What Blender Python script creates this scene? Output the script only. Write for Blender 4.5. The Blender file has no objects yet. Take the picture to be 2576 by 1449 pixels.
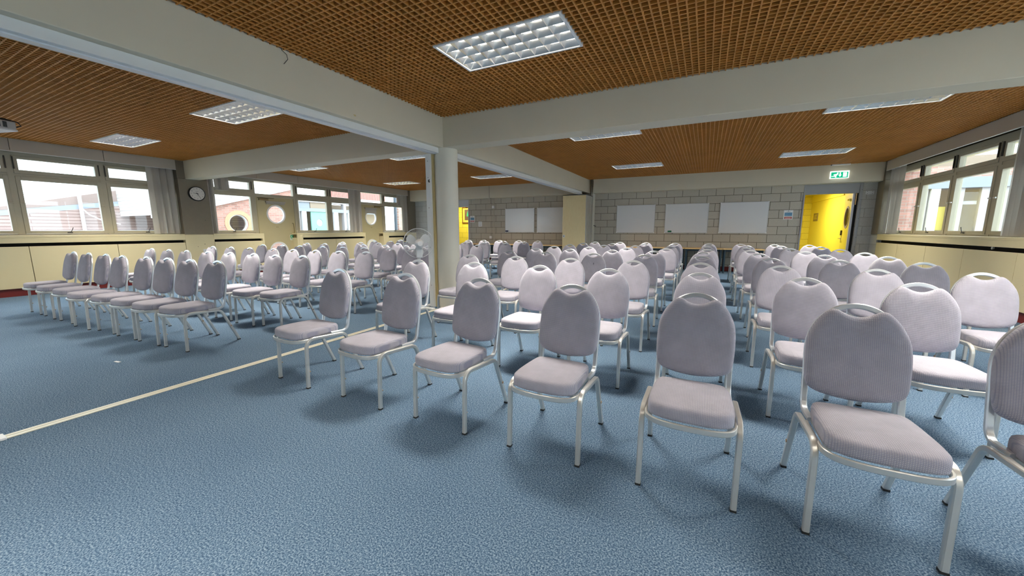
import bpy, bmesh, math, random
from mathutils import Vector, Matrix
random.seed(7)
S = bpy.context.scene
COL = S.collection
PI = math.pi

# ------------------------------------------------------------------ camera
cam_d = bpy.data.cameras.new('camera'); cam = bpy.data.objects.new('camera', cam_d); COL.objects.link(cam)
cam_d.sensor_fit = 'HORIZONTAL'; cam_d.sensor_width = 36.0; cam_d.lens = 36.0*944.6/2576.0
cam_d.clip_start = 0.05; cam_d.clip_end = 300
CAM_H = 1.22
cam.location = (0, 0, CAM_H)
cam.rotation_euler = (math.radians(90-8.8376), 0, math.radians(27.0973))
S.camera = cam

# ------------------------------------------------------------------ sky, exposure
world = bpy.data.worlds.new('overcast_sky'); S.world = world; world.use_nodes = True
bg = world.node_tree.nodes['Background']
SKY_STRENGTH = 3.9
bg.inputs[0].default_value = (0.75, 0.875, 1.0, 1); bg.inputs[1].default_value = SKY_STRENGTH
S.view_settings.view_transform = 'Standard'; S.view_settings.look = 'None'
S.view_settings.exposure = 0.75; S.view_settings.gamma = 1.0; S.view_settings.use_curve_mapping = False
LAMP_W = 126.0          # watts of each ceiling fitting
LAMP_COL = (1.0, 0.93, 0.81)
S.cycles.max_bounces = 9; S.cycles.diffuse_bounces = 5; S.cycles.glossy_bounces = 4
S.cycles.transmission_bounces = 6; S.cycles.transparent_max_bounces = 12
S.cycles.sample_clamp_indirect = 8.0; S.cycles.use_denoising = True
S.cycles.use_adaptive_sampling = True; S.cycles.adaptive_threshold = 0.02

# ------------------------------------------------------------------ materials
def srgb(r, g, b):
    f = lambda c: (c/255/12.92) if c/255 <= 0.04045 else ((c/255+0.055)/1.055)**2.4
    return (f(r), f(g), f(b))
def mat(name, c, rough=0.6, metal=0.0, emit=0.0, spec=0.5, noise=0.0, nscale=8.0):
    m = bpy.data.materials.new(name); m.use_nodes = True; nt = m.node_tree; b = nt.nodes['Principled BSDF']
    b.inputs['Base Color'].default_value = (*c, 1); b.inputs['Roughness'].default_value = rough
    b.inputs['Metallic'].default_value = metal; b.inputs['Specular IOR Level'].default_value = spec
    if emit:
        b.inputs['Emission Color'].default_value = (*c, 1); b.inputs['Emission Strength'].default_value = emit
    if noise:
        tc = nt.nodes.new('ShaderNodeTexCoord'); n = nt.nodes.new('ShaderNodeTexNoise'); n.inputs['Scale'].default_value = nscale
        n.inputs['Detail'].default_value = 4
        mx = nt.nodes.new('ShaderNodeMix'); mx.data_type = 'RGBA'
        mx.inputs['A'].default_value = (*[x*(1-noise) for x in c], 1); mx.inputs['B'].default_value = (*[min(1, x*(1+noise)) for x in c], 1)
        nt.links.new(tc.outputs['Object'], n.inputs['Vector']); nt.links.new(n.outputs['Fac'], mx.inputs['Factor'])
        nt.links.new(mx.outputs['Result'], b.inputs['Base Color'])
    return m
def ramp(nt, fac, stops):
    r = nt.nodes.new('ShaderNodeValToRGB'); e = r.color_ramp.elements
    while len(e) < len(stops): e.new(0.5)
    for el, (p, c) in zip(e, stops): el.position = p; el.color = (*c, 1)
    nt.links.new(fac, r.inputs['Fac']); return r.outputs['Color']
def mat_carpet():
    m = bpy.data.materials.new('carpet'); m.use_nodes = True; nt = m.node_tree; b = nt.nodes['Principled BSDF']
    tc = nt.nodes.new('ShaderNodeTexCoord')
    n1 = nt.nodes.new('ShaderNodeTexNoise'); n1.inputs['Scale'].default_value = 150; n1.inputs['Detail'].default_value = 3; n1.inputs['Roughness'].default_value = 0.7
    n2 = nt.nodes.new('ShaderNodeTexNoise'); n2.inputs['Scale'].default_value = 1.1; n2.inputs['Detail'].default_value = 5
    for n in (n1, n2): nt.links.new(tc.outputs['Object'], n.inputs['Vector'])
    c1 = ramp(nt, n1.outputs['Fac'], [(0.36, (0.020, 0.052, 0.105)), (0.5, (0.085, 0.148, 0.232)), (0.64, (0.26, 0.335, 0.42))])
    c2 = ramp(nt, n2.outputs['Fac'], [(0.3, (0.86, 0.88, 0.9)), (0.7, (1.08, 1.06, 1.04))])
    mx = nt.nodes.new('ShaderNodeMix'); mx.data_type = 'RGBA'; mx.blend_type = 'MULTIPLY'; mx.inputs['Factor'].default_value = 1
    nt.links.new(c1, mx.inputs['A']); nt.links.new(c2, mx.inputs['B']); nt.links.new(mx.outputs['Result'], b.inputs['Base Color'])
    bp = nt.nodes.new('ShaderNodeBump'); bp.inputs['Strength'].default_value = 0.25; bp.inputs['Distance'].default_value = 0.002
    nt.links.new(n1.outputs['Fac'], bp.inputs['Height']); nt.links.new(bp.outputs['Normal'], b.inputs['Normal'])
    b.inputs['Roughness'].default_value = 0.95; b.inputs['Specular IOR Level'].default_value = 0.1
    return m
def mat_blocks(name, c, mortar, w=0.45, h=0.225, axes='xz', off=(0, 0), msize=0.006, var=0.05):
    m = bpy.data.materials.new(name); m.use_nodes = True; nt = m.node_tree; b = nt.nodes['Principled BSDF']
    g = nt.nodes.new('ShaderNodeNewGeometry'); sp = nt.nodes.new('ShaderNodeSeparateXYZ'); cb = nt.nodes.new('ShaderNodeCombineXYZ')
    nt.links.new(g.outputs['Position'], sp.inputs[0])
    for k, ax in enumerate(axes):
        a = nt.nodes.new('ShaderNodeMath'); a.operation = 'SUBTRACT'; a.inputs[1].default_value = off[k]
        nt.links.new(sp.outputs['XYZ'.index(ax.upper())], a.inputs[0]); nt.links.new(a.outputs[0], cb.inputs[k])
    br = nt.nodes.new('ShaderNodeTexBrick'); br.inputs['Scale'].default_value = 1.0
    br.inputs['Color1'].default_value = (*[x*(1-var) for x in c], 1); br.inputs['Color2'].default_value = (*[x*(1+var) for x in c], 1)
    br.inputs['Mortar'].default_value = (*mortar, 1); br.inputs['Mortar Size'].default_value = msize
    br.inputs['Mortar Smooth'].default_value = 0.2
    br.inputs['Brick Width'].default_value = w; br.inputs['Row Height'].default_value = h
    nt.links.new(cb.outputs[0], br.inputs['Vector'])
    n = nt.nodes.new('ShaderNodeTexNoise'); n.inputs['Scale'].default_value = 60; n.inputs['Detail'].default_value = 3
    nt.links.new(g.outputs['Position'], n.inputs['Vector'])
    c2 = ramp(nt, n.outputs['Fac'], [(0.3, (0.9, 0.9, 0.9)), (0.7, (1.08, 1.08, 1.08))])
    mx = nt.nodes.new('ShaderNodeMix'); mx.data_type = 'RGBA'; mx.blend_type = 'MULTIPLY'; mx.inputs['Factor'].default_value = 1
    nt.links.new(br.outputs['Color'], mx.inputs['A']); nt.links.new(c2, mx.inputs['B']); nt.links.new(mx.outputs['Result'], b.inputs['Base Color'])
    bp = nt.nodes.new('ShaderNodeBump'); bp.invert = True; bp.inputs['Strength'].default_value = 0.6; bp.inputs['Distance'].default_value = 0.006
    nt.links.new(br.outputs['Fac'], bp.inputs['Height']); nt.links.new(bp.outputs['Normal'], b.inputs['Normal'])
    b.inputs['Roughness'].default_value = 0.85
    return m
def mat_wood(name, c1, c2, scale=6, axis=(1, 12, 12), rough=0.5):
    m = bpy.data.materials.new(name); m.use_nodes = True; nt = m.node_tree; b = nt.nodes['Principled BSDF']
    tc = nt.nodes.new('ShaderNodeTexCoord'); mp = nt.nodes.new('ShaderNodeMapping'); mp.inputs['Scale'].default_value = axis
    n = nt.nodes.new('ShaderNodeTexNoise'); n.inputs['Scale'].default_value = scale; n.inputs['Detail'].default_value = 5
    nt.links.new(tc.outputs['Object'], mp.inputs['Vector']); nt.links.new(mp.outputs['Vector'], n.inputs['Vector'])
    nt.links.new(ramp(nt, n.outputs['Fac'], [(0.3, c1), (0.7, c2)]), b.inputs['Base Color'])
    b.inputs['Roughness'].default_value = rough
    return m
def mat_fabric(name, c, dark):
    m = bpy.data.materials.new(name); m.use_nodes = True; nt = m.node_tree; b = nt.nodes['Principled BSDF']
    tc = nt.nodes.new('ShaderNodeTexCoord'); sp = nt.nodes.new('ShaderNodeSeparateXYZ'); nt.links.new(tc.outputs['Object'], sp.inputs[0])
    outs = []
    ad = nt.nodes.new('ShaderNodeMath'); ad.operation = 'ADD'
    nt.links.new(sp.outputs[1], ad.inputs[0]); nt.links.new(sp.outputs[2], ad.inputs[1])
    for src in (sp.outputs[0], ad.outputs[0]):
        a = nt.nodes.new('ShaderNodeMath'); a.operation = 'MULTIPLY'; a.inputs[1].default_value = 2*PI/0.0068
        s = nt.nodes.new('ShaderNodeMath'); s.operation = 'SINE'
        nt.links.new(src, a.inputs[0]); nt.links.new(a.outputs[0], s.inputs[0]); outs.append(s.outputs[0])
    mx = nt.nodes.new('ShaderNodeMath'); mx.operation = 'MAXIMUM'
    nt.links.new(outs[0], mx.inputs[0]); nt.links.new(outs[1], mx.inputs[1])
    col = ramp(nt, mx.outputs[0], [(0.25, c), (0.95, dark)])
    n = nt.nodes.new('ShaderNodeTexNoise'); n.inputs['Scale'].default_value = 14; n.inputs['Detail'].default_value = 4
    nt.links.new(tc.outputs['Object'], n.inputs['Vector'])
    c2 = ramp(nt, n.outputs['Fac'], [(0.3, (0.92, 0.92, 0.92)), (0.7, (1.06, 1.06, 1.06))])
    mm = nt.nodes.new('ShaderNodeMix'); mm.data_type = 'RGBA'; mm.blend_type = 'MULTIPLY'; mm.inputs['Factor'].default_value = 1
    nt.links.new(col, mm.inputs['A']); nt.links.new(c2, mm.inputs['B']); nt.links.new(mm.outputs['Result'], b.inputs['Base Color'])
    bp = nt.nodes.new('ShaderNodeBump'); bp.inputs['Strength'].default_value = 0.35; bp.inputs['Distance'].default_value = 0.0015; bp.invert = True
    nt.links.new(mx.outputs[0], bp.inputs['Height']); nt.links.new(bp.outputs['Normal'], b.inputs['Normal'])
    b.inputs['Roughness'].default_value = 0.9; b.inputs['Specular IOR Level'].default_value = 0.15
    b.inputs['Sheen Weight'].default_value = 0.15
    return m
def mat_glass():
    m = bpy.data.materials.new('window_glass'); m.use_nodes = True; nt = m.node_tree
    for n in list(nt.nodes): nt.nodes.remove(n)
    o = nt.nodes.new('ShaderNodeOutputMaterial'); t = nt.nodes.new('ShaderNodeBsdfTransparent'); g = nt.nodes.new('ShaderNodeBsdfGlossy')
    t.inputs[0].default_value = (0.95, 0.97, 0.96, 1); g.inputs['Roughness'].default_value = 0.02
    f = nt.nodes.new('ShaderNodeLayerWeight'); f.inputs['Blend'].default_value = 0.5; x = nt.nodes.new('ShaderNodeMixShader')
    p = nt.nodes.new('ShaderNodeMath'); p.operation = 'POWER'; p.inputs[1].default_value = 5.0
    a = nt.nodes.new('ShaderNodeMath'); a.operation = 'MULTIPLY_ADD'; a.inputs[1].default_value = 0.5; a.inputs[2].default_value = 0.03
    nt.links.new(f.outputs['Facing'], p.inputs[0]); nt.links.new(p.outputs[0], a.inputs[0]); nt.links.new(a.outputs[0], x.inputs[0]); nt.links.new(t.outputs[0], x.inputs[1]); nt.links.new(g.outputs[0], x.inputs[2])
    nt.links.new(x.outputs[0], o.inputs[0]); return m

def mat_blind():
    m = mat('blind_fabric', (0.62, 0.58, 0.52), 0.85); nt = m.node_tree
    t = nt.nodes.new('ShaderNodeBsdfTranslucent'); t.inputs[0].default_value = (0.62, 0.59, 0.54, 1)
    x = nt.nodes.new('ShaderNodeMixShader'); x.inputs[0].default_value = 0.35
    o = [n for n in nt.nodes if n.type == 'OUTPUT_MATERIAL'][0]
    nt.links.new(nt.nodes['Principled BSDF'].outputs[0], x.inputs[1]); nt.links.new(t.outputs[0], x.inputs[2]); nt.links.new(x.outputs[0], o.inputs[0])
    return m
M = dict(
    carpet=mat_carpet(),
    paint=mat('cream_paint', (0.70, 0.645, 0.51), 0.6, noise=0.03, nscale=3),
    column=mat('column_paint', (0.74, 0.71, 0.61), 0.45, noise=0.03, nscale=3),
    white=mat('white_paint', (0.78, 0.79, 0.78), 0.4),
    yellowed=mat('aged_board', (0.60, 0.49, 0.24), 0.6),
    cream=mat('cream_laminate', (0.79, 0.69, 0.42), 0.42, noise=0.025, nscale=2.5),
    pelmet=mat('pelmet_board', (0.56, 0.51, 0.42), 0.55, noise=0.03, nscale=3),
    felt=mat('brown_grey_panel', (0.235, 0.20, 0.145), 0.85, noise=0.07, nscale=12),
    joint=mat('dark_joint', (0.10, 0.075, 0.045), 0.9),
    slot=mat('shade_black', (0.006, 0.005, 0.004), 0.9),
    kick=mat('dark_red_board', (0.16, 0.012, 0.010), 0.5),
    wframe=mat('window_frame_paint', (0.47, 0.43, 0.32), 0.45, noise=0.04, nscale=6),
    dark=mat('dark_metal', (0.035, 0.03, 0.025), 0.45),
    brass=mat('dull_brass', (0.32, 0.25, 0.13), 0.4, metal=0.8),
    doorp=mat('olive_cream_door', (0.53, 0.46, 0.265), 0.4, noise=0.03, nscale=2),
    blinds=mat_blind(),
    glass=mat_glass(),
    block=mat_blocks('grey_blocks', (0.49, 0.45, 0.38), (0.11, 0.09, 0.06), off=(0.18, 0.18)),
    blockw=mat_blocks('pale_blocks', (0.56, 0.55, 0.52), (0.38, 0.36, 0.32), off=(0.18, 0.18)),
    yellow=mat('yellow_paint', (0.76, 0.63, 0.05), 0.45),
    yellowb=mat_blocks('yellow_blocks', (0.76, 0.63, 0.05), (0.52, 0.40, 0.03), off=(0.1, 0.18), msize=0.008, var=0.02),
    greyp=mat('grey_frame_paint', (0.34, 0.34, 0.35), 0.45),
    lilac=mat('lilac_grey_paint', (0.55, 0.55, 0.60), 0.5),
    slat=mat('ceiling_slat_wood', (0.56, 0.245, 0.05), 0.55, noise=0.18, nscale=3),
    void=mat('ceiling_void_shade', (0.030, 0.008, 0.003), 0.9),  # shade of the unlit space above the slats, put into the colour
    lampframe=mat('lamp_frame_white', (0.80, 0.81, 0.82), 0.35),
    mirror=mat('louvre_aluminium', (0.92, 0.91, 0.89), 0.22, metal=1.0),
    tube=mat('fluorescent_tube', (1.0, 0.96, 0.88), 0.4, emit=8.0),
    tray=mat('lamp_tray_white', (0.85, 0.85, 0.83), 0.5),
    alu=mat('satin_aluminium', (0.72, 0.715, 0.69), 0.36, metal=0.6, noise=0.06, nscale=9),
    alub=mat('polished_aluminium', (0.72, 0.76, 0.80), 0.34, metal=0.55),
    glide=mat('black_glide', (0.02, 0.02, 0.02), 0.6),
    bumper=mat('tan_bumper', (0.40, 0.27, 0.17), 0.6),
    fabric=mat_fabric('grey_check_fabric', (0.50, 0.48, 0.53), (0.335, 0.33, 0.425)),
    backshell=mat('backrest_rear_cloth', (0.36, 0.34, 0.38), 0.9),
    tear=mat('black_tear', (0.004, 0.004, 0.004), 0.9),
    wboard=mat('whiteboard_enamel', (0.74, 0.745, 0.76), 0.16),
    wtrim=mat('whiteboard_trim', (0.55, 0.56, 0.57), 0.4, metal=0.5),
    birch=mat_wood('birch_laminate', (0.80, 0.64, 0.34), (0.86, 0.71, 0.42), 5, (14, 14, 1.2), 0.45),
    beech=mat_wood('beech_laminate', (0.72, 0.47, 0.20), (0.80, 0.55, 0.26), 5, (1.2, 14, 14), 0.4),
    tleg=mat('slate_blue_metal', (0.022, 0.045, 0.065), 0.4),
    plastic=mat('white_plastic', (0.82, 0.82, 0.82), 0.3),
    ink=mat('black_ink', (0.01, 0.01, 0.01), 0.6),
    greyink=mat('grey_ink', (0.25, 0.25, 0.26), 0.6),
    signg=mat('exit_green', (0.0, 0.52, 0.26), 0.4, emit=0.45),
    signw=mat('exit_white', (0.92, 1.0, 0.96), 0.4, emit=0.6),
    pgreen=mat('notice_green', (0.02, 0.30, 0.10), 0.5),
    pblue=mat('notice_blue', (0.05, 0.17, 0.36), 0.5), psky=mat('notice_pale_blue', (0.16, 0.34, 0.50), 0.5),
    pred=mat('notice_red', (0.52, 0.09, 0.06), 0.5),
    navy=mat('navy_felt', (0.004, 0.008, 0.06), 0.9), egreen=mat('green_felt', (0.0, 0.13, 0.05), 0.9),
    clockblk=mat('clock_black', (0.008, 0.007, 0.006), 0.3), clockface=mat('clock_face', (0.74, 0.70, 0.64), 0.4),
    track=mat('floor_track_aluminium', (0.78, 0.74, 0.60), 0.35, metal=0.3),
    projg=mat('projector_grey', (0.55, 0.55, 0.53), 0.4), projw=mat('projector_white', (0.85, 0.83, 0.82), 0.35), vent=mat('projector_vent', (0.055, 0.065, 0.07), 0.6),
    chrome=mat('chrome', (0.8, 0.8, 0.8), 0.12, metal=1.0),
    plaster=mat('plain_plaster', (0.66, 0.64, 0.58), 0.8),
    # outside
    brick=mat_blocks('red_brick_yz', (0.46, 0.23, 0.18), (0.42, 0.36, 0.31), w=0.225, h=0.075, axes='yz', msize=0.007, var=0.2),
    brickx=mat_blocks('red_brick_xz', (0.46, 0.24, 0.19), (0.42, 0.36, 0.31), w=0.225, h=0.075, axes='xz', msize=0.007, var=0.2),
    archb=mat('orange_arch_brick', (0.62, 0.34, 0.20), 0.8, noise=0.1, nscale=20),
    tiles=mat_blocks('pink_roof_tiles', (0.40, 0.29, 0.26), (0.24, 0.15, 0.13), w=4.0, h=0.11, axes='yz', msize=0.012, var=0.12),
    tilep=mat('pale_roof', (0.36, 0.27, 0.24), 0.9, noise=0.05, nscale=4), lead=mat('lead_flashing', (0.36, 0.40, 0.45), 0.6),
    tilew=mat_blocks('pale_grey_tiles', (0.52, 0.50, 0.47), (0.36, 0.33, 0.31), w=0.25, h=0.12, axes='yz', msize=0.012, var=0.08),
    exw=mat('outside_white', (0.80, 0.80, 0.80), 0.5), exg=mat('outside_grey', (0.26, 0.28, 0.31), 0.5), exl=mat('outside_lilac_grey', (0.40, 0.37, 0.37), 0.5),
    exbr=mat('outside_brown', (0.30, 0.23, 0.16), 0.6), mint=mat('mint_green', (0.24, 0.48, 0.38), 0.5), redclad=mat('red_cladding', (0.50, 0.21, 0.17), 0.5),
    exd=mat('outside_dark', (0.04, 0.055, 0.07), 0.4), eyel=mat('outside_yellow', (0.62, 0.52, 0.12), 0.6), ground=mat('outside_ground', (0.30, 0.29, 0.28), 0.9),
    coat=mat('grey_coat', (0.10, 0.11, 0.13), 0.9),
)

# ------------------------------------------------------------------ mesh helpers
class MB:
    def __init__(s): s.bm = bmesh.new()
    def box(s, x0, x1, y0, y1, z0, z1, bev=0.0, seg=2):
        b = s.bm if not bev else bmesh.new()
        v = [b.verts.new((x, y, z)) for z in (z0, z1) for y in (y0, y1) for x in (x0, x1)]
        for f in ((0,2,3,1),(4,5,7,6),(0,1,5,4),(2,6,7,3),(0,4,6,2),(1,3,7,5)): b.faces.new([v[i] for i in f])
        if bev:
            bmesh.ops.bevel(b, geom=list(b.edges), offset=bev, segments=seg, profile=0.5, affect='EDGES')
            s.absorb(b)
        return s
    def absorb(s, b, M4=None):
        mp = {v: s.bm.verts.new(M4 @ v.co if M4 else v.co) for v in b.verts}
        for f in b.faces:
            try: s.bm.faces.new([mp[v] for v in f.verts])
            except ValueError: pass
        b.free(); return s
    def add(s, other, M4=None):
        return s.absorb(other.bm, M4)
    def prism(s, pts, a0, a1, f):
        """2D outline extruded from a0 to a1; f(u, v, a) -> 3D"""
        n = len(pts)
        A = [s.bm.verts.new(f(u, v, a0)) for u, v in pts]; B = [s.bm.verts.new(f(u, v, a1)) for u, v in pts]
        s.bm.faces.new(A[::-1]); s.bm.faces.new(B)
        for i in range(n): s.bm.faces.new((A[i], A[(i+1) % n], B[(i+1) % n], B[i]))
        return s
    def rings(s, rings, cap0=True, cap1=True, closed=True):
        R = [[s.bm.verts.new(p) for p in r] for r in rings]; n = len(R[0])
        for a, b in zip(R, R[1:]):
            for i in range(n if closed else n-1): s.bm.faces.new((a[i], a[(i+1) % n], b[(i+1) % n], b[i]))
        if cap0: s.bm.faces.new(R[0][::-1])
        if cap1: s.bm.faces.new(R[-1])
        return s
    def cyl(s, p0, p1, r0, r1=None, n=16, cap=True):
        p0, p1 = Vector(p0), Vector(p1); r1 = r0 if r1 is None else r1
        t = (p1-p0).normalized(); a = t.orthogonal().normalized(); b = t.cross(a)
        return s.rings([[p + (a*math.cos(2*PI*i/n) + b*math.sin(2*PI*i/n))*r for i in range(n)] for p, r in ((p0, r0), (p1, r1))], cap, cap)
    def tube(s, pts, r, n=8):
        pts = [Vector(p) for p in pts]; rg = []; a = None
        for i, p in enumerate(pts):
            t = (pts[min(i+1, len(pts)-1)] - pts[max(i-1, 0)]).normalized()
            a = (t.orthogonal() if a is None else a - t*a.dot(t)).normalized(); b = t.cross(a)
            rg.append([p + (a*math.cos(2*PI*k/n) + b*math.sin(2*PI*k/n))*r for k in range(n)])
        return s.rings(rg)
    def bar(s, pts, normals, w, d, ch=0.003):
        """rectangular bar along pts: d along the normal, w along tangent x normal, chamfered"""
        pts = [Vector(p) for p in pts]; rg = []
        for i, p in enumerate(pts):
            t = (pts[min(i+1, len(pts)-1)] - pts[max(i-1, 0)]).normalized()
            nn = Vector(normals[i] if isinstance(normals, list) else normals); nn = (nn - t*nn.dot(t)).normalized(); q = t.cross(nn)
            a, b = w/2, d/2
            pr = [(-a+ch, -b), (a-ch, -b), (a, -b+ch), (a, b-ch), (a-ch, b), (-a+ch, b), (-a, b-ch), (-a, -b+ch)]
            rg.append([p + q*u + nn*v for u, v in pr])
        return s.rings(rg)
    def lathe(s, prof, origin=(0, 0, 0), axis='Z', n=32):
        o = Vector(origin); rg = []
        for r, h in prof:
            ring = []
            for i in range(n):
                c, q = r*math.cos(2*PI*i/n), r*math.sin(2*PI*i/n)
                ring.append(o + Vector({'Z': (c, q, h), 'Y': (c, h, -q), 'X': (h, c, q)}[axis]))
            rg.append(ring)
        return s.rings(rg, prof[0][0] > 1e-6, prof[-1][0] > 1e-6)
    def plate_hole(s, u0, u1, v0, v1, cu, cv, r, a0, a1, f, n=40):
        """rectangular plate with a round hole"""
        angs = sorted(set([round(2*PI*i/n, 6) for i in range(n)] + [round(math.atan2(y-cv, x-cu) % (2*PI), 6) for x in (u0, u1) for y in (v0, v1)]))
        def out(t):
            c, q = math.cos(t), math.sin(t); k = []
            if abs(c) > 1e-9: k.append(((u1 if c > 0 else u0)-cu)/c)
            if abs(q) > 1e-9: k.append(((v1 if q > 0 else v0)-cv)/q)
            k = min(k); return cu+c*k, cv+q*k
        inn = [(cu+r*math.cos(t), cv+r*math.sin(t)) for t in angs]; ou = [out(t) for t in angs]
        return s.rings([[f(u, v, a) for u, v in ring] for ring, a in ((ou, a0), (ou, a1), (inn, a1), (inn, a0), (ou, a0))], False, False)
    def ring_plate(s, cu, cv, ri, ro, a0, a1, f, n=40):
        T = [2*PI*i/n for i in range(n)]
        g = lambda r, a: [f(cu+r*math.cos(t), cv+r*math.sin(t), a) for t in T]
        return s.rings([g(ri, a0), g(ro, a0), g(ro, a1), g(ri, a1), g(ri, a0)], False, False)
    def disc(s, cu, cv, r, a0, a1, f, n=40):
        return s.prism([(cu+r*math.cos(2*PI*i/n), cv+r*math.sin(2*PI*i/n)) for i in range(n)], a0, a1, f)
    def text(s, txt, size, f, align='CENTER'):
        """flat lettering; f(u, v) -> 3D"""
        cu = bpy.data.curves.new('lettering', 'FONT'); cu.body = txt; cu.size = size; cu.align_x = align; cu.align_y = 'CENTER'; cu.resolution_u = 3
        o = bpy.data.objects.new('lettering', cu); COL.objects.link(o); bpy.context.view_layer.update()
        me = o.to_mesh()
        vs = [s.bm.verts.new(f(v.co.x, v.co.y)) for v in me.vertices]
        for p in me.polygons:
            try: s.bm.faces.new([vs[i] for i in p.vertices])
            except ValueError: pass
        o.to_mesh_clear(); bpy.data.objects.remove(o); bpy.data.curves.remove(cu); return s
    def mesh(s, name, m, smooth=None):
        bmesh.ops.remove_doubles(s.bm, verts=s.bm.verts, dist=1e-6)
        bmesh.ops.recalc_face_normals(s.bm, faces=s.bm.faces)
        me = bpy.data.meshes.new(name); s.bm.to_mesh(me); s.bm.free(); me.materials.append(m)
        if smooth is not None:
            me.shade_smooth(); me.set_sharp_from_angle(angle=math.radians(smooth))
        return me
    def build(s, name, m, parent=None, smooth=None, loc=None, rot=None):
        o = bpy.data.objects.new(name, s.mesh(name, m, smooth)); COL.objects.link(o)
        if parent is not None: o.parent = parent
        if loc: o.location = loc
        if rot: o.rotation_euler = rot
        return o
def tag(o, label=None, cat=None, group=None, kind=None):
    if label: o['label'] = label
    if cat: o['category'] = cat
    if group: o['group'] = group
    if kind: o['kind'] = kind
    return o
def thing(name, label, cat, loc=(0, 0, 0), rz=0.0, group=None, kind=None):
    o = bpy.data.objects.new(name, None); COL.objects.link(o); o.location = loc; o.rotation_euler = (0, 0, rz); o.empty_display_size = 0.1
    return tag(o, label, cat, group, kind)
def struct(o, label, cat): return tag(o, label, cat, None, 'structure')
def kids(o): return [c for c in bpy.data.objects if c.parent == o]
def fillet(pts, r, n=6):
    """round the inner corners of a 2D polyline"""
    out = [Vector(pts[0])]; rr = r if isinstance(r, (list, tuple)) else [r]*(len(pts)-2)
    for i in range(1, len(pts)-1):
        p, a, b = Vector(pts[i]), Vector(pts[i-1]), Vector(pts[i+1])
        da, db = (a-p).normalized(), (b-p).normalized(); ang = da.angle(db)
        d = rr[i-1]/math.tan(ang/2); s0, s1 = p+da*d, p+db*d
        c = p + (da+db).normalized()*(rr[i-1]/math.sin(ang/2)); v0, v1 = s0-c, s1-c; tot = v0.angle(v1)
        sg = 1 if v0.x*v1.y - v0.y*v1.x > 0 else -1
        for k in range(n+1):
            t = sg*tot*k/n; out.append(c + Vector((v0.x*math.cos(t)-v0.y*math.sin(t), v0.x*math.sin(t)+v0.y*math.cos(t))))
    out.append(Vector(pts[-1])); return out
def ordinal(n): return ['first','second','third','fourth','fifth','sixth','seventh','eighth','ninth'][n-1]

# ------------------------------------------------------------------ room measures (metres)
XL, XR, YB, YF, ZC = -11.22, 3.745, 12.80, -6.4, 2.836
WL, WR = -11.47, 3.99            # planes of the window frames
SILL, HEAD = 1.10, 2.62
BZ = 2.42                        # underside of the beams

# ---- floor
fl = MB().box(-11.9, 4.4, YF-0.2, YB+0.15, -0.1, 0.0).build('floor', M['carpet'])
struct(fl, 'speckled blue carpet covering the whole floor', 'floor')

# ---- ceiling fittings
LX = (-9.67, -6.01, -1.69, 1.94); LY = (-0.45, 3.22, 6.70, 10.37)
FIT = [(x, y) for y in LY for x in LX]
def cut(lo, hi, holes):
    seg = [(lo, hi)]
    for a, b in holes:
        nx = []
        for s0, s1 in seg:
            if b <= s0 or a >= s1: nx.append((s0, s1)); continue
            if a > s0: nx.append((s0, a))
            if b < s1: nx.append((b, s1))
        seg = nx
    return seg
BAYS = [(XL, -3.80, YF, 4.71), (-3.55, XR, YF, 4.71), (XL, -3.80, 5.0, 12.48), (-3.55, XR, 5.0, 12.48)]
P, TW, TH = 0.0605, 0.0105, 0.078
for bi, (x0, x1, y0, y1) in enumerate(BAYS):
    b = MB()
    hol = [(x-0.605, x+0.605, y-0.305, y+0.305) for x, y in FIT if x0 < x < x1 and y0 < y < y1]
    for k in range(math.ceil(y0/P), int(y1/P)+1):
        y = k*P
        for a, c in cut(x0, x1, [(h[0], h[1]) for h in hol if h[2]-TW < y < h[3]+TW]): b.box(a, c, y-TW/2, y+TW/2, ZC+0.001, ZC+TH)
    for k in range(math.ceil(x0/P), int(x1/P)+1):
        x = k*P
        for a, c in cut(y0, y1, [(h[2], h[3]) for h in hol if h[0]-TW < x < h[1]+TW]): b.box(x-TW/2, x+TW/2, a, c, ZC, ZC+TH-0.001)
    where = ['near bay left of the long beam', 'near bay right of the long beam', 'far bay left of the long beam', 'far bay right of the long beam'][bi]
    g = b.build('ceiling' if bi == 0 else 'ceiling.%03d' % bi, M['slat'])
    struct(g, 'brown wooden egg-crate ceiling of the ' + where, 'ceiling')
    MB().box(x0, x1, y0, y1, ZC+0.115, ZC+0.13).build('ceiling_backing', M['void'], g)
struct(MB().box(-11.95, 4.5, YF-0.3, YB+0.2, 2.98, 3.10).build('ceiling_slab', M['plaster']), 'flat slab above the wooden ceiling grid', 'ceiling')

# ---- beams, column
struct(MB().box(XL, XR, 4.71, 5.0, BZ, 2.98, 0.006).build('beam', M['paint']), 'cream cross beam running from window wall to window wall over the column', 'beam')
struct(MB().box(-3.80, -3.55, YF, 4.709, BZ, 2.98, 0.006).build('beam', M['paint']), 'cream beam running from the column toward the camera', 'beam')
struct(MB().box(-3.80, -3.55, 5.001, YB, BZ, 2.98, 0.006).build('beam', M['paint']), 'cream beam running from the column to the back wall', 'beam')
struct(MB().box(XL, -3.83, 12.48, YB, 2.395, 2.98, 0.006).build('beam', M['paint']), 'cream beam over the back wall left of the partition stack', 'beam')
struct(MB().box(-3.40, XR, 12.48, YB, 2.395, 2.98, 0.006).build('beam', M['paint']), 'cream beam over the back wall carrying the exit sign', 'beam')
c = MB().lathe([(0.178, 0), (0.178, BZ)], (-3.63, 4.87, 0), n=48).build('column', M['column'], None, 40)
struct(c, 'round cream column where the beams cross', 'column')
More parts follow.
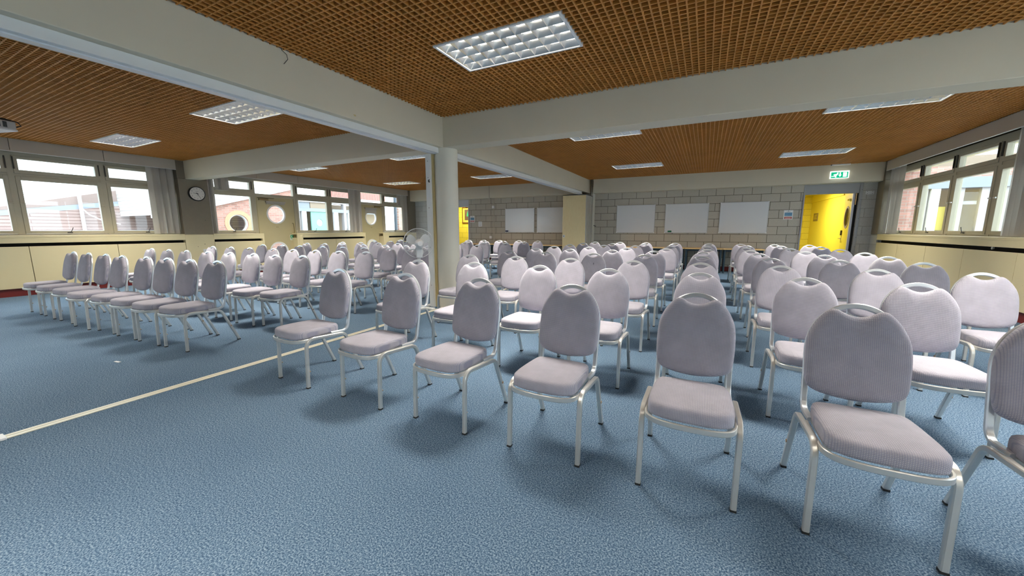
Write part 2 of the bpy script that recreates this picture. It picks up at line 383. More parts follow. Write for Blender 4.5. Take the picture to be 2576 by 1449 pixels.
# timber rail under the long beams, jamb post against the column, floor track
for (ya, yb, lab) in ((YF, 4.69, 'white timber track rail under the beam nearer the camera'), (5.02, 12.0, 'white timber track rail under the beam beyond the column')):
    r = struct(MB().box(-3.785, -3.625, ya, yb, 2.345, BZ, 0.004).build('trim_1' if ya < 0 else 'trim_2', M['white']), lab, 'rail')
    MB().box(-3.735, -3.675, ya, yb, 2.335, 2.3455).build('track_groove', M['alub'], r)
t = struct(MB().box(-3.86, -3.775, 4.66, 4.75, 0.0, 2.345, 0.003).build('trim_3', M['white']), 'narrow white jamb post standing against the round column', 'post')
MB().box(-3.775, -3.745, 4.70, 4.76, 0.0, 2.345).build('jamb_backing', M['yellowed'], t)
b = MB()
for z in (0.35, 0.95, 1.55, 2.0, 2.24): b.cyl((-3.815, 4.661, z), (-3.815, 4.658, z), 0.007, n=8)
b.build('screw', M['greyink'], t)
MB().prism([(-3.812, 1.965), (-3.785, 1.975), (-3.79, 1.95), (-3.778, 1.93), (-3.80, 1.925), (-3.815, 1.94)], 4.659, 4.657, lambda u, v, a: (u, a, v)).build('tape_residue', M['ink'], t)
tr = thing('floor_track', 'pale aluminium partition track set in the blue carpet', 'floor track')
MB().box(-3.655, -3.626, 0.47, 11.95, 0.0, 0.006, 0.0015).build('rail', M['track'], tr)
MB().box(-3.618, -3.586, 0.47, 11.95, 0.0, 0.006, 0.0015).build('rail', M['track'], tr)
MB().box(-3.626, -3.618, 0.47, 11.95, 0.0, 0.002).build('groove', M['joint'], tr)
MB().box(-3.67, -3.575, 0.40, 0.47, 0.0, 0.014, 0.003).build('end_cap', M['lampframe'], tr)

# ---- walls
def wallx(side, d): return XL - d if side < 0 else XR + d
wl = MB()
gaps = [(6.40, 7.54), (10.0, 11.14)]
for a, c in cut(YF, YB, gaps): wl.box(-11.9, -11.62, a, c, 0.0, SILL)
wl.box(-11.9, -11.56, YF, YB, HEAD, 2.98)
wl.box(-11.9, -11.62, YF, -5.04, SILL, HEAD)
wl = struct(wl.build('wall_left', M['cream']), 'cream wall with windows and doors on the left side', 'wall')
pier = struct(MB().box(-11.62, XL, 4.562, 5.158, 0.0, SILL-0.002).build('pillar', M['cream']), 'cream pier between the left windows, under the clock', 'pier')
pier2 = struct(MB().box(-11.62, XL, 12.362, YB, 0.0, SILL-0.002).build('pillar', M['cream']), 'cream pier in the far left corner', 'pier')
MB().box(-11.62, XL, 4.56, 5.16, SILL+0.004, 2.421, 0.004).box(-11.62, XL-0.004, 4.555, 5.158, 2.427, ZC).build('pier_panel', M['felt'], pier)
MB().box(-11.62, XL-0.004, 4.56, 5.16, 2.42, 2.428).build('pier_joint', M['joint'], pier)
MB().box(-11.62, XL, 12.37, YB, SILL+0.004, 2.395, 0.004).box(-11.62, XL-0.004, 12.365, YB, 2.40, ZC).build('pier_panel', M['felt'], pier2)
for y, z, r in ((4.95, 0.86, 0.009), (4.80, 0.80, 0.007), (5.02, 1.45, 0.008)): MB().disc(y, z, r, XL-0.001, XL+0.0015, lambda u, v, a: (a, u, v), 10).build('scuff_mark', M['joint'], pier)
wr = MB().box(4.1, 4.45, YF, YB+0.15, 0.0, SILL).box(4.08, 4.45, YF, YB+0.15, HEAD, 2.98)
wr.box(4.1, 4.45, YF, -5.04, SILL, HEAD).box(4.1, 4.45, 4.55, 5.2, SILL, HEAD)
wr = struct(wr.build('wall_right', M['cream']), 'cream wall with windows on the right side', 'wall')
pier3 = struct(MB().box(XR, 4.1, 12.382, YB, 0.0, SILL-0.003).build('pillar', M['blockw']), 'pale pier in the far right corner', 'pier')
MB().box(XR, 4.1, 12.40, YB, SILL+0.004, 2.40, 0.004).box(XR+0.004, 4.1, 12.41, YB, 2.405, ZC).build('pier_panel', M['felt'], pier3)
struct(MB().box(XR, 4.1, 4.565, 5.155, 0.0, BZ).build('pillar', M['felt']), 'brown pier on the right wall beside the camera', 'pier')
b = MB()
DOORS = [(-9.45, -8.48), (2.29, 3.40)]
for a, c in cut(-11.9, 4.02, DOORS): b.box(a, c, YB, YB+0.15, 0.0, 2.40)
b.box(-11.9, 4.02, YB, YB+0.15, 2.40, 2.98)
wb = struct(b.build('wall_back', M['block']), 'grey painted block wall at the far end', 'wall')
MB().box(3.475, XR, YB-0.004, YB, 0.0, 2.395).build('pale_block_end', M['blockw'], wb)
MB().box(XL, -9.5, YB-0.004, YB, 0.0, 2.395).build('pale_block_end', M['blockw'], wb)
struct(MB().box(-11.9, 4.4, YF-0.15, YF, 0.0, 2.98).build('wall_front', M['white']), 'plain wall behind the camera', 'wall')  # unseen wall, made white to bounce light onto the chair fronts
b = MB()
for a, c in ((-8.46, -4.28), (-3.40, 2.24)): b.box(a, c, YB-0.018, YB, 0.0, 0.135, 0.003)
struct(b.build('baseboard_back', M['kick']), 'dark red skirting board along the back block wall', 'skirting board')
struct(MB().box(-3.475, -3.405, 12.72, YB, 0.0, BZ, 0.004).build('trim_4', M['column']), 'narrow cream pilaster right of the folded partition', 'trim')
p = thing('pipe', 'thin white vertical pipe in the corner above the folded partition', 'pipe')
MB().cyl((-3.50, 12.70, 2.0), (-3.50, 12.70, ZC), 0.018, n=12).build('pipe_run', M['column'], p, 40)
MB().cyl((-3.50, 12.70, 2.42), (-3.50, 12.70, 2.46), 0.026, n=12).build('clip', M['column'], p, 40)

# ---- pelmets above the windows
def pelmet(side, y0, y1, k, lab):
    joints = [y for y in [12.36-1.2*i for i in range(14)] + [4.56-1.2*i for i in range(8)] if y0+0.1 < y < y1-0.1]
    if y0 > 5: joints = [12.36-1.2*i for i in range(1, 7) if 12.36-1.2*i > y0+0.1]
    else: joints = [4.56-1.2*i for i in range(1, 7) if 4.56-1.2*i > y0+0.1]
    ys = sorted([y0, y1] + joints)
    root = struct(thing('trim_%d' % k, lab, 'pelmet'), lab, 'pelmet')
    for a, c in zip(ys, ys[1:]):
        x0, x1 = (XL-0.02, XL) if side < 0 else (XR, XR+0.02)
        MB().box(x0, x1, a+(0.004 if a != y0 else 0), c-(0.004 if c != y1 else 0), HEAD, ZC, 0.002).build('board', M['pelmet'], root)
    xa, xb = (XL-0.36, XL-0.019) if side < 0 else (XR+0.019, XR+0.36)
    MB().box(xa, xb, y0, y1, HEAD+0.06, ZC).build('backing', M['joint'], root)
    xa, xb = (XL-0.026, XL+0.003) if side < 0 else (XR-0.003, XR+0.026)
    MB().box(xa, xb, y0, y1, HEAD-0.008, HEAD).build('lip', M['white'], root)
    return root
pelmet(-1, YF, 4.555, 5, 'cream pelmet boards over the left windows nearest the camera')
pelmet(-1, 5.16, 12.36, 6, 'cream pelmet boards over the left windows beyond the clock')
pelmet(1, 5.0, 12.40, 7, 'cream pelmet boards over the right-hand windows')
pelmet(1, YF, 4.555, 8, 'cream pelmet boards over the windows beside the camera')

# ---- radiator casings under the windows
def casing(side, y0, y1, slot, joints, lab, open_end=None):
    root = thing('radiator_casing', lab, 'radiator casing', group='cream casings under the windows')
    f = (lambda d0, d1: (XL-d1, XL-d0)) if side < 0 else (lambda d0, d1: (XR+d0, XR+d1))
    X = lambda d0, d1, ya, yb, z0, z1, bev=0.0: MB().box(*f(d0, d1), ya, yb, z0, z1, bev)
    X(-0.004, 0.27, y0, y1, SILL-0.03, SILL+0.012, 0.004).build('sill', M['cream'], root)
    X(0.0, 0.03, y0, y1, 0.972, SILL-0.03, 0.002).build('apron', M['cream'], root)
    s0, s1 = slot
    X(0.09, 0.11, s0, s1, 0.14, 0.985).build('slot_shade', M['slot'], root)  # near-black sheet paints in the shade of the recess behind the slot
    X(0.0, 0.30, y0, s0, 0.0, 0.972, 0.002).build('end_panel', M['cream'], root) if s0 > y0+0.005 else None
    X(0.0, 0.30, s1, y1, 0.0, 0.972, 0.002).build('end_panel', M['cream'], root) if s1 < y1-0.005 else None
    e1 = open_end or s1
    ys = sorted([s0] + [j for j in joints if s0+0.05 < j < e1-0.05] + [e1])
    for a, c in zip(ys, ys[1:]):
        X(0.0, 0.02, a+0.004, c-0.004, 0.145, 0.91, 0.003).build('panel', M['cream'], root)
    X(0.021, 0.028, s0, e1, 0.145, 0.905).build('joint_lining', M['joint'], root)
    if open_end: X(0.0, 0.09, open_end, s1, 0.72, 0.745, 0.002).build('shelf', M['cream'], root)
    X(0.03, 0.05, y0, y1, 0.0, 0.145).build('kickboard', M['kick'], root)
    rnd = random.Random(int(y0*100))
    for k in range(int((e1-s0)*1.2)+1):
        y, z = rnd.uniform(s0+0.1, e1-0.1), rnd.uniform(0.45, 0.88); w = rnd.choice((0.006, 0.008, 0.045))
        if y > 0.8: MB().box(*f(-0.0008, 0.002), y, y+w, z, z+0.006).build('scuff_mark', M['yellowed'], root)
    return root
J1 = [4.56-1.2*i for i in range(1, 7)]; J2 = [12.36-1.2*i for i in range(1, 6)]
casing(-1, YF, 4.56, (YF, 4.555), J1, 'long cream radiator casing under the left windows nearest the camera')
casing(-1, 5.16, 6.41, (5.17, 6.355), J2, 'short cream radiator casing between the clock pier and the first door')
casing(-1, 7.39, 10.03, (7.58, 9.975), J2, 'cream radiator casing between the two porthole doors')
casing(-1, 10.91, 12.36, (11.19, 12.355), J2, 'cream radiator casing in the far corner with an open end', 11.98)
rc = casing(1, 5.16, 12.38, (5.17, 12.375), [11.21, 10.0, 8.8, 7.6, 6.4], 'long cream radiator casing under the right-hand windows')
MB().cyl((XR+0.088, 8.28, 0.948), (XR+0.07, 8.28, 0.948), 0.022, n=16).build('valve_knob', M['plastic'], rc, 40)
casing(1, YF, 4.56, (YF, 4.555), J1, 'cream radiator casing beside the camera')

# ---- windows: 1.2 m modules, upper light and lower casement
def window(n, side, y0, y1, lab, open_stay=False):
    root = struct(thing('window_%d' % n, lab, 'window'), lab, 'window')
    s = -1 if side < 0 else 1; W = WL if side < 0 else WR
    def bx(b, d0, d1, ya, yb, z0, z1, bev=0.0):
        x = sorted((W+s*d0, W+s*d1)); return b.box(x[0], x[1], ya, yb, z0, z1, bev)
    fr = MB()
    bx(fr, -0.02, 0.08, y0, y0+0.04, SILL+0.012, 2.66); bx(fr, -0.02, 0.08, y1-0.04, y1, SILL+0.012, 2.66)
    bx(fr, -0.02, 0.08, y0+0.04, y1-0.04, 2.57, 2.66); bx(fr, -0.015, 0.08, y0+0.04, y1-0.04, 2.205, 2.25); bx(fr, -0.015, 0.08, y0+0.04, y1-0.04, SILL+0.012, 1.14)
    fr.build('frame', M['wframe'], root)
    for nm, z0, z1, g0, g1 in (('casement', 1.142, 2.203, 1.198, 2.132), ('transom_light', 2.252, 2.568, 2.318, 2.515)):
        sa = MB(); a0, a1 = y0+0.042, y1-0.042; h0, h1 = y0+0.102, y1-0.102
        bx(sa, -0.03, 0.05, a0, h0, z0, z1, 0.003); bx(sa, -0.03, 0.05, h1, a1, z0, z1, 0.003)
        bx(sa, -0.03, 0.05, h0, h1, z0, g0, 0.003); bx(sa, -0.03, 0.05, h0, h1, g1, z1, 0.003)
        sh = sa.build(nm, M['wframe'], root)
        g = MB(); bx(g, 0.02, 0.026, h0-0.005, h1+0.005, g0-0.005, g1+0.005); g.build('pane', M['glass'], sh)
        if nm == 'casement':
            ym = (y0+y1)/2
            k = MB(); bx(k, -0.055, -0.03, ym-0.035, ym+0.035, 1.155, 1.172, 0.003)
            k.tube([(W-s*0.045, ym+0.01, 1.17), (W-s*0.05, ym+0.035, 1.22), (W-s*0.05, ym+0.05, 1.262)], 0.006, 6)
            k.build('stay', M['dark'], sh)
            for yy in (a0+0.02, a1-0.02):
                k = MB(); bx(k, -0.05, -0.03, yy-0.03, yy+0.03, 1.70, 1.722, 0.004)
                k.build('catch', M['wframe'] if side < 0 else M['plastic'], sh)
        else:
            for yy in (a0+0.004, a1-0.004):
                k = MB(); bx(k, -0.05, -0.03, yy-0.008, yy+0.008, 2.33, 2.55, 0.002); k.build('hinge_arm', M['dark'], sh)
    return root
wn = 1
LW = [(-5.04, -3.84, 'rearmost unseen left-wall window added behind the camera'), (-3.84, -2.64, 'second unseen left-wall window from the rear, added behind the camera'), (-2.64, -1.44, 'third unseen left-wall window from the rear, added behind the camera'), (-1.44, -0.24, 'unseen window added on the left wall behind the camera line'), (-0.24, 0.96, 'left-wall window just outside the near edge of view'),  # unseen windows added behind the camera for more sky light indoors
      (0.96, 2.16, 'left-wall window cut by the near edge of the photo'), (2.16, 3.36, 'wide left-wall window showing roof and white mast'),
      (3.36, 4.56, 'left-wall window half behind the blind stack beside the clock'), (5.16, 6.36, 'left-wall window showing the brick gable and round window'),
      (7.56, 8.76, 'left-wall window showing the mint green panel'), (8.76, 9.96, 'left-wall window beside the gathered blind between the doors'),
      (11.16, 12.36, 'last left-wall window in the far corner')]
for y0, y1, lab in LW: window(wn, -1, y0, y1, lab); wn += 1
RW = [(11.20, 12.40, 'far right-wall window showing a red brick wall'), (10.0, 11.20, 'second right-wall window from the back wall'),
      (8.80, 10.0, 'third right-wall window from the back wall'), (7.60, 8.80, 'right-wall window cut by the edge of the photo'), (6.40, 7.60, 'right-wall window just out of view'), (5.16, 6.40, 'right-wall window by the cross beam')]
for y0, y1, lab in RW: window(wn, 1, y0, y1, lab); wn += 1
for y0, y1 in ((3.36, 4.56), (2.16, 3.36), (0.96, 2.16), (-0.24, 0.96), (-1.44, -0.24), (-2.64, -1.44), (-3.84, -2.64), (-5.04, -3.84)): window(wn, 1, y0, y1, 'unseen right-wall window added beside the camera, %.0f from the beam' % ((5.76-y1)/1.2)); wn += 1  # also out of view, added to let sky light onto the chair fronts

# ---- porthole doors on the left wall
def porthole_door(n, y0, y1, lab, blind_drop, closer_right):
    root = struct(thing('door_%d' % n, lab, 'door'), lab, 'door')
    F = lambda u, v, a: (WL+a, u, v)
    fr = MB()
    fr.box(WL-0.08, WL+0.02, y0, y0+0.04, 0, 2.66).box(WL-0.08, WL+0.02, y1-0.04, y1, 0, 2.66)
    fr.box(WL-0.08, WL+0.02, y0+0.04, y1-0.04, 2.155, 2.235).box(WL-0.08, WL+0.02, y0+0.04, y1-0.04, 2.59, 2.66)
    fr.build('frame', M['wframe'], root)
    MB().box(WL-0.03, WL-0.024, y0+0.035, y1-0.035, 2.23, 2.595).build('pane', M['glass'], root)
    a, c = y0+0.075, y1-0.085; ym = (a+c)/2; r = 0.268
    # side fillers between frame and leaf
    MB().box(WL-0.06, WL-0.005, y0+0.04, a-0.003, 0, 2.155).box(WL-0.06, WL-0.005, c+0.003, y1-0.04, 0, 2.155).build('jamb', M['doorp'], root)
    lf = MB(); lf.plate_hole(a, c, 0.01, 1.12, ym, 0.58, r, -0.05, 0.0, F); lf.plate_hole(a, c, 1.12, 2.15, ym, 1.668, r, -0.05, 0.0, F)
    leaf = lf.build('leaf', M['doorp'], root)
    for z in (0.58, 1.668):
        rg = MB().ring_plate(ym, z, r-0.03, r+0.012, -0.055, 0.012, F).build('porthole_ring', M['plastic'], leaf, 40)
        MB().disc(ym, z, r-0.025, -0.028, -0.022, F).build('porthole_pane', M['glass'], leaf)
    bl = MB().box(WL+0.002, WL+0.05, ym-0.29, ym+0.29, 2.0, 2.045, 0.004)
    bl.box(WL+0.012, WL+0.016, ym-0.27, ym+0.27, 2.0-blind_drop, 2.0).box(WL+0.008, WL+0.024, ym-0.275, ym+0.275, 1.985-blind_drop, 2.0-blind_drop)
    bl.build('porthole_blind', M['blinds'], leaf)
    yc = c-0.20 if closer_right else a+0.18
    MB().box(WL+0.001, WL+0.05, yc-0.13, yc+0.13, 2.06, 2.105, 0.004).build('door_closer', M['brass'], leaf)
    MB().box(WL+0.02, WL+0.035, yc-0.17, yc+0.30, 2.118, 2.13).build('closer_arm', M['dark'], leaf)
    k = MB().box(WL, WL+0.02, ym-0.03, ym+0.03, 1.29, 1.30, 0.002); k.build('lock_plate', M['brass'], leaf)
    if n == 1:
        k = MB(); k.tube([(WL+0.02, c-0.055, 1.415), (WL+0.06, c-0.045, 1.40), (WL+0.06, c-0.03, 1.15), (WL+0.02, c-0.03, 1.10)], 0.011, 8)
        k.box(WL, WL+0.03, c-0.06, c-0.01, 1.06, 1.12, 0.003); k.build('bolt_handle', M['brass'], leaf)
    return root, leaf, a, c, ym
d1, leaf1, a1, c1, ym1 = porthole_door(1, 6.36, 7.56, 'olive cream porthole door beyond the clock with a raised blind', 0.03, False)
d2, leaf2, a2, c2, ym2 = porthole_door(2, 9.96, 11.16, 'far olive cream porthole door with its blind half lowered', 0.16, True)
# green exit notice on the first door
sg = thing('exit_notice', 'small green and white exit notice on the first porthole door', 'sign')
MB().box(WL+0.0005, WL+0.003, c1-0.155, c1-0.035, 0.90, 1.06, 0.001).build('plate', M['plastic'], sg)
b = MB().box(WL+0.003, WL+0.004, c1-0.145, c1-0.045, 0.955, 1.05)
b.build('green_field', M['pgreen'], sg)
F1 = lambda u, v, a: (WL+a, u, v)
yy = c1-0.10
b = MB().disc(yy+0.012, 1.035, 0.007, 0.004, 0.0045, F1, 10)
b.prism([(yy-0.012, 1.022), (yy+0.010, 1.025), (yy+0.002, 1.0), (yy+0.016, 0.985), (yy+0.008, 0.962), (yy+0.0, 0.966), (yy+0.004, 0.982), (yy-0.01, 0.99), (yy-0.028, 0.975), (yy-0.03, 0.983), (yy-0.012, 1.0)], 0.004, 0.0045, F1)
b.build('running_figure', M['plastic'], sg)
b = MB()
for k in range(2): b.box(WL+0.003, WL+0.0038, c1-0.14, c1-0.05, 0.915+0.018*k, 0.924+0.018*k)
b.build('text_line', M['pgreen'], sg)

# ---- vertical blinds gathered at the windows
def blind(lab, side, y0, y1, n, z0, z1, depth=0.10, tilt=0.9, seed=1, lean=0.0):
    root = thing('vertical_blind', lab, 'blind', group='gathered vertical blinds')
    rnd = random.Random(seed); X = XL-0.10 if side < 0 else XR+0.10
    MB().box(X-0.025, X+0.025, y0, y1, z1, z1+0.03).build('head_rail', M['white'], root)
    for i in range(n):
        y = y0 + (y1-y0)*(i+0.5)/n; ang = tilt + (0.75 if i % 3 == 1 else -0.25) + rnd.uniform(-0.3, 0.3); w = 0.058
        dx, dy = math.sin(ang)*w, math.cos(ang)*w; xo = rnd.uniform(-0.02, 0.02); zb = z0 + rnd.uniform(0, 0.01)
        lo = rnd.uniform(-0.012, 0.012)+lean
        b = MB()
        rows = []
        for (z, sh) in ((z1, 0), ((z0+z1)/2, lo*0.5), (zb, lo)):
            t = 0.0012
            pts = []
            for u in (-1, -0.35, 0.35, 1):
                bow = (1-u*u)*0.008
                pts.append((X+xo+dx*u + bow*math.cos(ang), y+sh+dy*u - bow*math.sin(ang), z))
            nx, ny = math.cos(ang)*t, -math.sin(ang)*t
            rows.append([(p[0]+nx, p[1]+ny, p[2]) for p in pts] + [(p[0]-nx, p[1]-ny, p[2]) for p in pts[::-1]])
        b.rings(rows); b.build('blind_slat', M['blinds'], root, 30)
    return root
blind('bunched pale vertical blind between the roof window and clock pier', -1, 4.07, 4.54, 11, 1.125, HEAD+0.01, seed=3)
blind('pale vertical blind just right of the clock pier', -1, 5.18, 5.30, 3, 1.125, 2.60, seed=4, tilt=0.5)
sb = blind('short pale blind hanging above the brick gable view', -1, 5.37, 5.66, 5, 2.255, 2.60, seed=5, tilt=0.2)
MB().box(XL-0.13, XL-0.08, 5.36, 5.66, 2.24, 2.256).build('bottom_bar', M['blinds'], sb)
blind('pale vertical blind gathered left of the far porthole door', -1, 9.47, 9.96, 8, 1.125, HEAD+0.01, seed=6, tilt=0.15)
sb = blind('short pale blind hanging in the far left corner window', -1, 11.84, 12.05, 4, 2.20, 2.60, seed=7, tilt=0.2)
MB().box(XL-0.13, XL-0.08, 11.84, 12.05, 2.185, 2.201).build('bottom_bar', M['blinds'], sb)
blind('pale vertical blind at the very end of the left windows', -1, 12.10, 12.34, 5, 1.125, HEAD+0.01, seed=8, tilt=0.3)
blind('pale vertical blind gathered at the far end of the right windows', 1, 11.72, 12.36, 6, 1.125, HEAD+0.01, seed=9, tilt=-0.35)
blind('grey vertical blind slats at the near edge of the right windows', 1, 7.55, 8.15, 9, 1.125, HEAD+0.01, seed=10, tilt=-0.9)

# ---- ceiling light fittings
def lamp_fitting(x, y, lab):
    root = thing('ceiling_light', lab, 'ceiling light', (x, y, ZC), group='recessed louvred ceiling lights')
    b = MB()
    for (u0, u1, v0, v1) in ((-0.60, 0.60, -0.30, -0.278), (-0.60, 0.60, 0.278, 0.30), (-0.60, -0.578, -0.278, 0.278), (0.578, 0.60, -0.278, 0.278)): b.box(u0, u1, v0, v1, -0.006, 0.075)
    b.build('frame', M['lampframe'], root)
    MB().box(-0.60, 0.60, -0.30, 0.30, 0.076, 0.09).build('tray', M['tray'], root)
    lv = MB(); nx, ny = 8, 4
    w = lambda hw, h0, h1: [(-0.0012, h0), (0.0012, h0), (hw*0.62, h0+(h1-h0)*0.55), (hw, h1), (-hw, h1), (-hw*0.62, h0+(h1-h0)*0.55)]
    for i in range(1, nx):
        u = -0.578 + 1.156*i/nx
        lv.prism([(u+p, z) for p, z in w(0.026, 0.0, 0.052)], -0.278, 0.278, lambda p, z, a: (p, a, z))
    for j in range(1, ny):
        v = -0.278 + 0.556*j/ny
        lv.prism([(v+p, z) for p, z in w(0.028, 0.001, 0.053)], -0.578, 0.578, lambda p, z, a: (a, p, z))
    # sloping edge reflectors
    for sgn in (-1, 1):
        lv.prism([(sgn*0.278, 0.0), (sgn*0.274, 0.0), (sgn*0.248, 0.052), (sgn*0.278, 0.052)], -0.578, 0.578, lambda p, z, a: (a, p, z))
        lv.prism([(sgn*0.578, 0.001), (sgn*0.574, 0.001), (sgn*0.55, 0.053), (sgn*0.578, 0.053)], -0.278, 0.278, lambda p, z, a: (p, a, z))
    lv.build('louvre', M['mirror'], root, 35)
    for j in range(4):
        v = -0.278 + 0.556*(j+0.5)/4
        MB().cyl((-0.56, v, 0.050), (0.56, v, 0.050), 0.013, n=10).build('tube', M['tube'], root, 40)
    L = bpy.data.lights.new('lamp', 'AREA'); L.shape = 'RECTANGLE'; L.size = 1.12; L.size_y = 0.53; L.energy = LAMP_W; L.color = LAMP_COL; L.spread = math.radians(112)
    lo = bpy.data.objects.new('lamp', L); COL.objects.link(lo); lo.parent = root; lo.location = (0, 0, 0.070)
    return root
XN = ['against the left windows', 'left of the long beam', 'right of the long beam', 'toward the right windows']
YN = ['in the row behind the camera', 'in the row nearest the camera', 'in the row just past the cross beam', 'in the row nearest the back wall']
for j, y in enumerate(LY):
    for i, x in enumerate(LX): lamp_fitting(x, y, 'louvred ceiling light %s %s' % (XN[i], YN[j]))

# ---- far right doorway and the yellow passage behind it
d3 = struct(thing('door_3', 'open doorway with a grey frame onto a yellow passage', 'doorway'), 'open doorway with a grey frame onto a yellow passage', 'doorway')
b = MB().box(2.262, 2.292, YB-0.03, YB+0.15, 0, 2.145, 0.003).box(3.405, 3.47, YB-0.03, YB+0.15, 0, 2.395, 0.003)
b.build('frame', M['greyp'], d3)
MB().box(2.262, 3.405, YB-0.012, YB+0.12, 2.145, 2.395, 0.003).build('over_panel', M['greyp'], d3)
MB().box(3.30, 3.345, YB+0.02, YB+0.07, 0, 2.145).build('door_stop', M['lilac'], d3)
MB().box(3.345, 3.405, YB+0.02, YB+0.15, 0, 2.145).build('hinge_shade', M['slot'], d3)  # solid black strip stands in for the shade at the hinge edge
MB().box(3.350, 3.365, YB-0.02, YB+0.02, 1.85, 2.14).build('hinge_strip', M['beech'], d3)
b = MB()
for k in range(9): b.cyl((3.452, YB-0.031, 0.3+0.24*k), (3.452, YB-0.034, 0.3+0.24*k), 0.006, n=8)
b.build('screw', M['dark'], d3)
pw = struct(MB().box(1.35, 4.0, 18.0, 18.12, -0.1, 2.6).build('wall_passage', M['yellowb']), 'yellow block wall at the end of the passage', 'wall')
MB().box(3.47, 3.53, YB+0.15, 18.0, -0.1, 2.6).build('side_wall', M['yellow'], pw)
MB().box(1.25, 1.35, YB+0.15, 18.0, -0.1, 2.6).build('side_wall', M['yellow'], pw)
MB().box(3.445, 3.47, 14.2, 18.0, 2.2, 2.5).build('boxing', M['yellow'], pw)
struct(MB().box(1.25, 3.53, YB+0.15, 18.1, 2.5, 2.6).build('ceiling_passage', M['yellow']), 'yellow ceiling of the passage', 'ceiling')
struct(MB().box(1.25, 3.53, YB+0.151, 18.1, -0.1, 0.0).build('floor_passage', M['carpet']), 'passage floor', 'floor')
lf = thing('passage_door', 'yellow door leaf folded back inside the far right doorway', 'door', (3.345, 12.99, 0), math.radians(-4.6))
F3 = lambda u, v, a: (a, u, v)
MB().plate_hole(0.0, 0.91, 0.01, 2.13, 0.42, 1.55, 0.28, 0.0, 0.04, F3).build('leaf', M['yellow'], lf)
MB().ring_plate(0.42, 1.55, 0.25, 0.30, -0.008, 0.048, F3).build('porthole_ring', M['exbr'], lf, 40)
MB().disc(0.42, 1.55, 0.255, 0.016, 0.024, F3).build('porthole_pane', M['glass'], lf)
MB().tube([(0.0, 0.82, 0.97), (-0.06, 0.82, 0.97), (-0.06, 0.70, 0.97)], 0.011, 8).box(-0.01, 0.0, 0.79, 0.85, 0.86, 1.04, 0.002).build('lever_handle', M['chrome'], lf)
MB().box(-0.03, 0.0, 0.78, 0.86, 1.06, 1.20, 0.003).build('lock_box', M['dark'], lf)
MB().box(-0.045, 0.0, 0.12, 0.34, 1.98, 2.03, 0.004).build('door_closer', M['chrome'], lf)
nt_ = thing('passage_sign', 'small brown sign on the yellow passage wall', 'sign')
MB().box(3.46, 3.4695, 16.9, 17.5, 1.52, 1.80, 0.002).build('plate', M['brass'], nt_)
b = MB()
for k, (q0, q1) in enumerate(((17.0, 17.35), (17.05, 17.42), (17.0, 17.42))): b.box(3.458, 3.46, q0, q1, 1.72-0.06*k, 1.74-0.06*k)
b.build('sign_marks', M['yellow'], nt_)
def passage_fill(x, y, z, w, lab):  # unseen lamps added to brighten the yellow walls behind the doorways
    r = thing('passage_fill_light', lab, 'ceiling light', (x, y, z))
    MB().box(-0.2, 0.2, -0.2, 0.2, -0.03, 0.0, 0.004).build('diffuser', M['tray'], r)
    L = bpy.data.lights.new('lamp', 'AREA'); L.size = 0.38; L.energy = w; L.color = (1, 0.96, 0.88)
    o = bpy.data.objects.new('lamp', L); COL.objects.link(o); o.parent = r; o.location = (0, 0, -0.035)
passage_fill(2.4, 15.0, 2.5, 60, 'unseen light added to brighten the passage beyond the right doorway')

# ---- far left doorway
d4 = struct(thing('door_4', 'doorway half hidden by the column with yellow wall beyond', 'doorway'), 'doorway half hidden by the column with yellow wall beyond', 'doorway')
MB().box(-9.45, -8.48, YB-0.01, YB+0.12, 2.115, 2.395, 0.003).build('over_panel', M['lilac'], d4)
MB().box(-8.51, -8.475, YB-0.02, YB+0.15, 0, 2.115, 0.003).box(-9.45, -9.415, YB-0.02, YB+0.15, 0, 2.115, 0.003).build('frame', M['lilac'], d4)
lw_ = struct(MB().box(-10.6, -8.0, 14.25, 14.4, -0.1, 2.6).build('wall_lobby', M['yellowb']), 'yellow block wall of the lobby behind the left doorway', 'wall')
MB().box(-8.05, -7.95, YB+0.15, 14.25, -0.1, 2.6).box(-10.65, -10.55, YB+0.15, 14.25, -0.1, 2.6).build('side_wall', M['yellow'], lw_)
struct(MB().box(-10.65, -7.95, YB+0.15, 14.4, 2.5, 2.6).build('ceiling_lobby', M['yellow']), 'yellow ceiling of the lobby', 'ceiling')
struct(MB().box(-10.65, -7.95, YB+0.151, 14.4, -0.1, 0.0).build('floor_lobby', M['carpet']), 'lobby floor', 'floor')
passage_fill(-9.2, 13.6, 2.5, 30, 'unseen light added to brighten the lobby behind the left doorway')
pc = thing('framed_picture', 'dark framed picture hanging on the yellow lobby wall', 'picture')
MB().box(-9.78, -8.98, 14.215, 14.25, 1.50, 2.20, 0.004).build('frame', mat('mahogany_frame', (0.11, 0.025, 0.01), 0.4), pc)
MB().box(-9.74, -9.02, 14.21, 14.22, 1.54, 2.16).build('mount', mat('gold_mount', (0.75, 0.48, 0.06), 0.5), pc)
MB().box(-9.64, -9.10, 14.205, 14.211, 1.64, 2.10).build('canvas', mat('dark_canvas', (0.10, 0.055, 0.02), 0.7, noise=0.5, nscale=9), pc)
b = MB().disc(-9.46, 1.98, 0.035, 14.204, 14.2045, lambda u, v, a: (u, a, v), 14)
b.prism([(-9.52, 1.94), (-9.40, 1.94), (-9.39, 1.80), (-9.53, 1.80)], 14.204, 14.2045, lambda u, v, a: (u, a, v)).build('painted_patch', M['pgreen'], pc)
MB().box(-9.56, -9.44, 14.12, 14.24, 2.20, 2.25, 0.01).build('picture_lamp', M['dark'], pc)

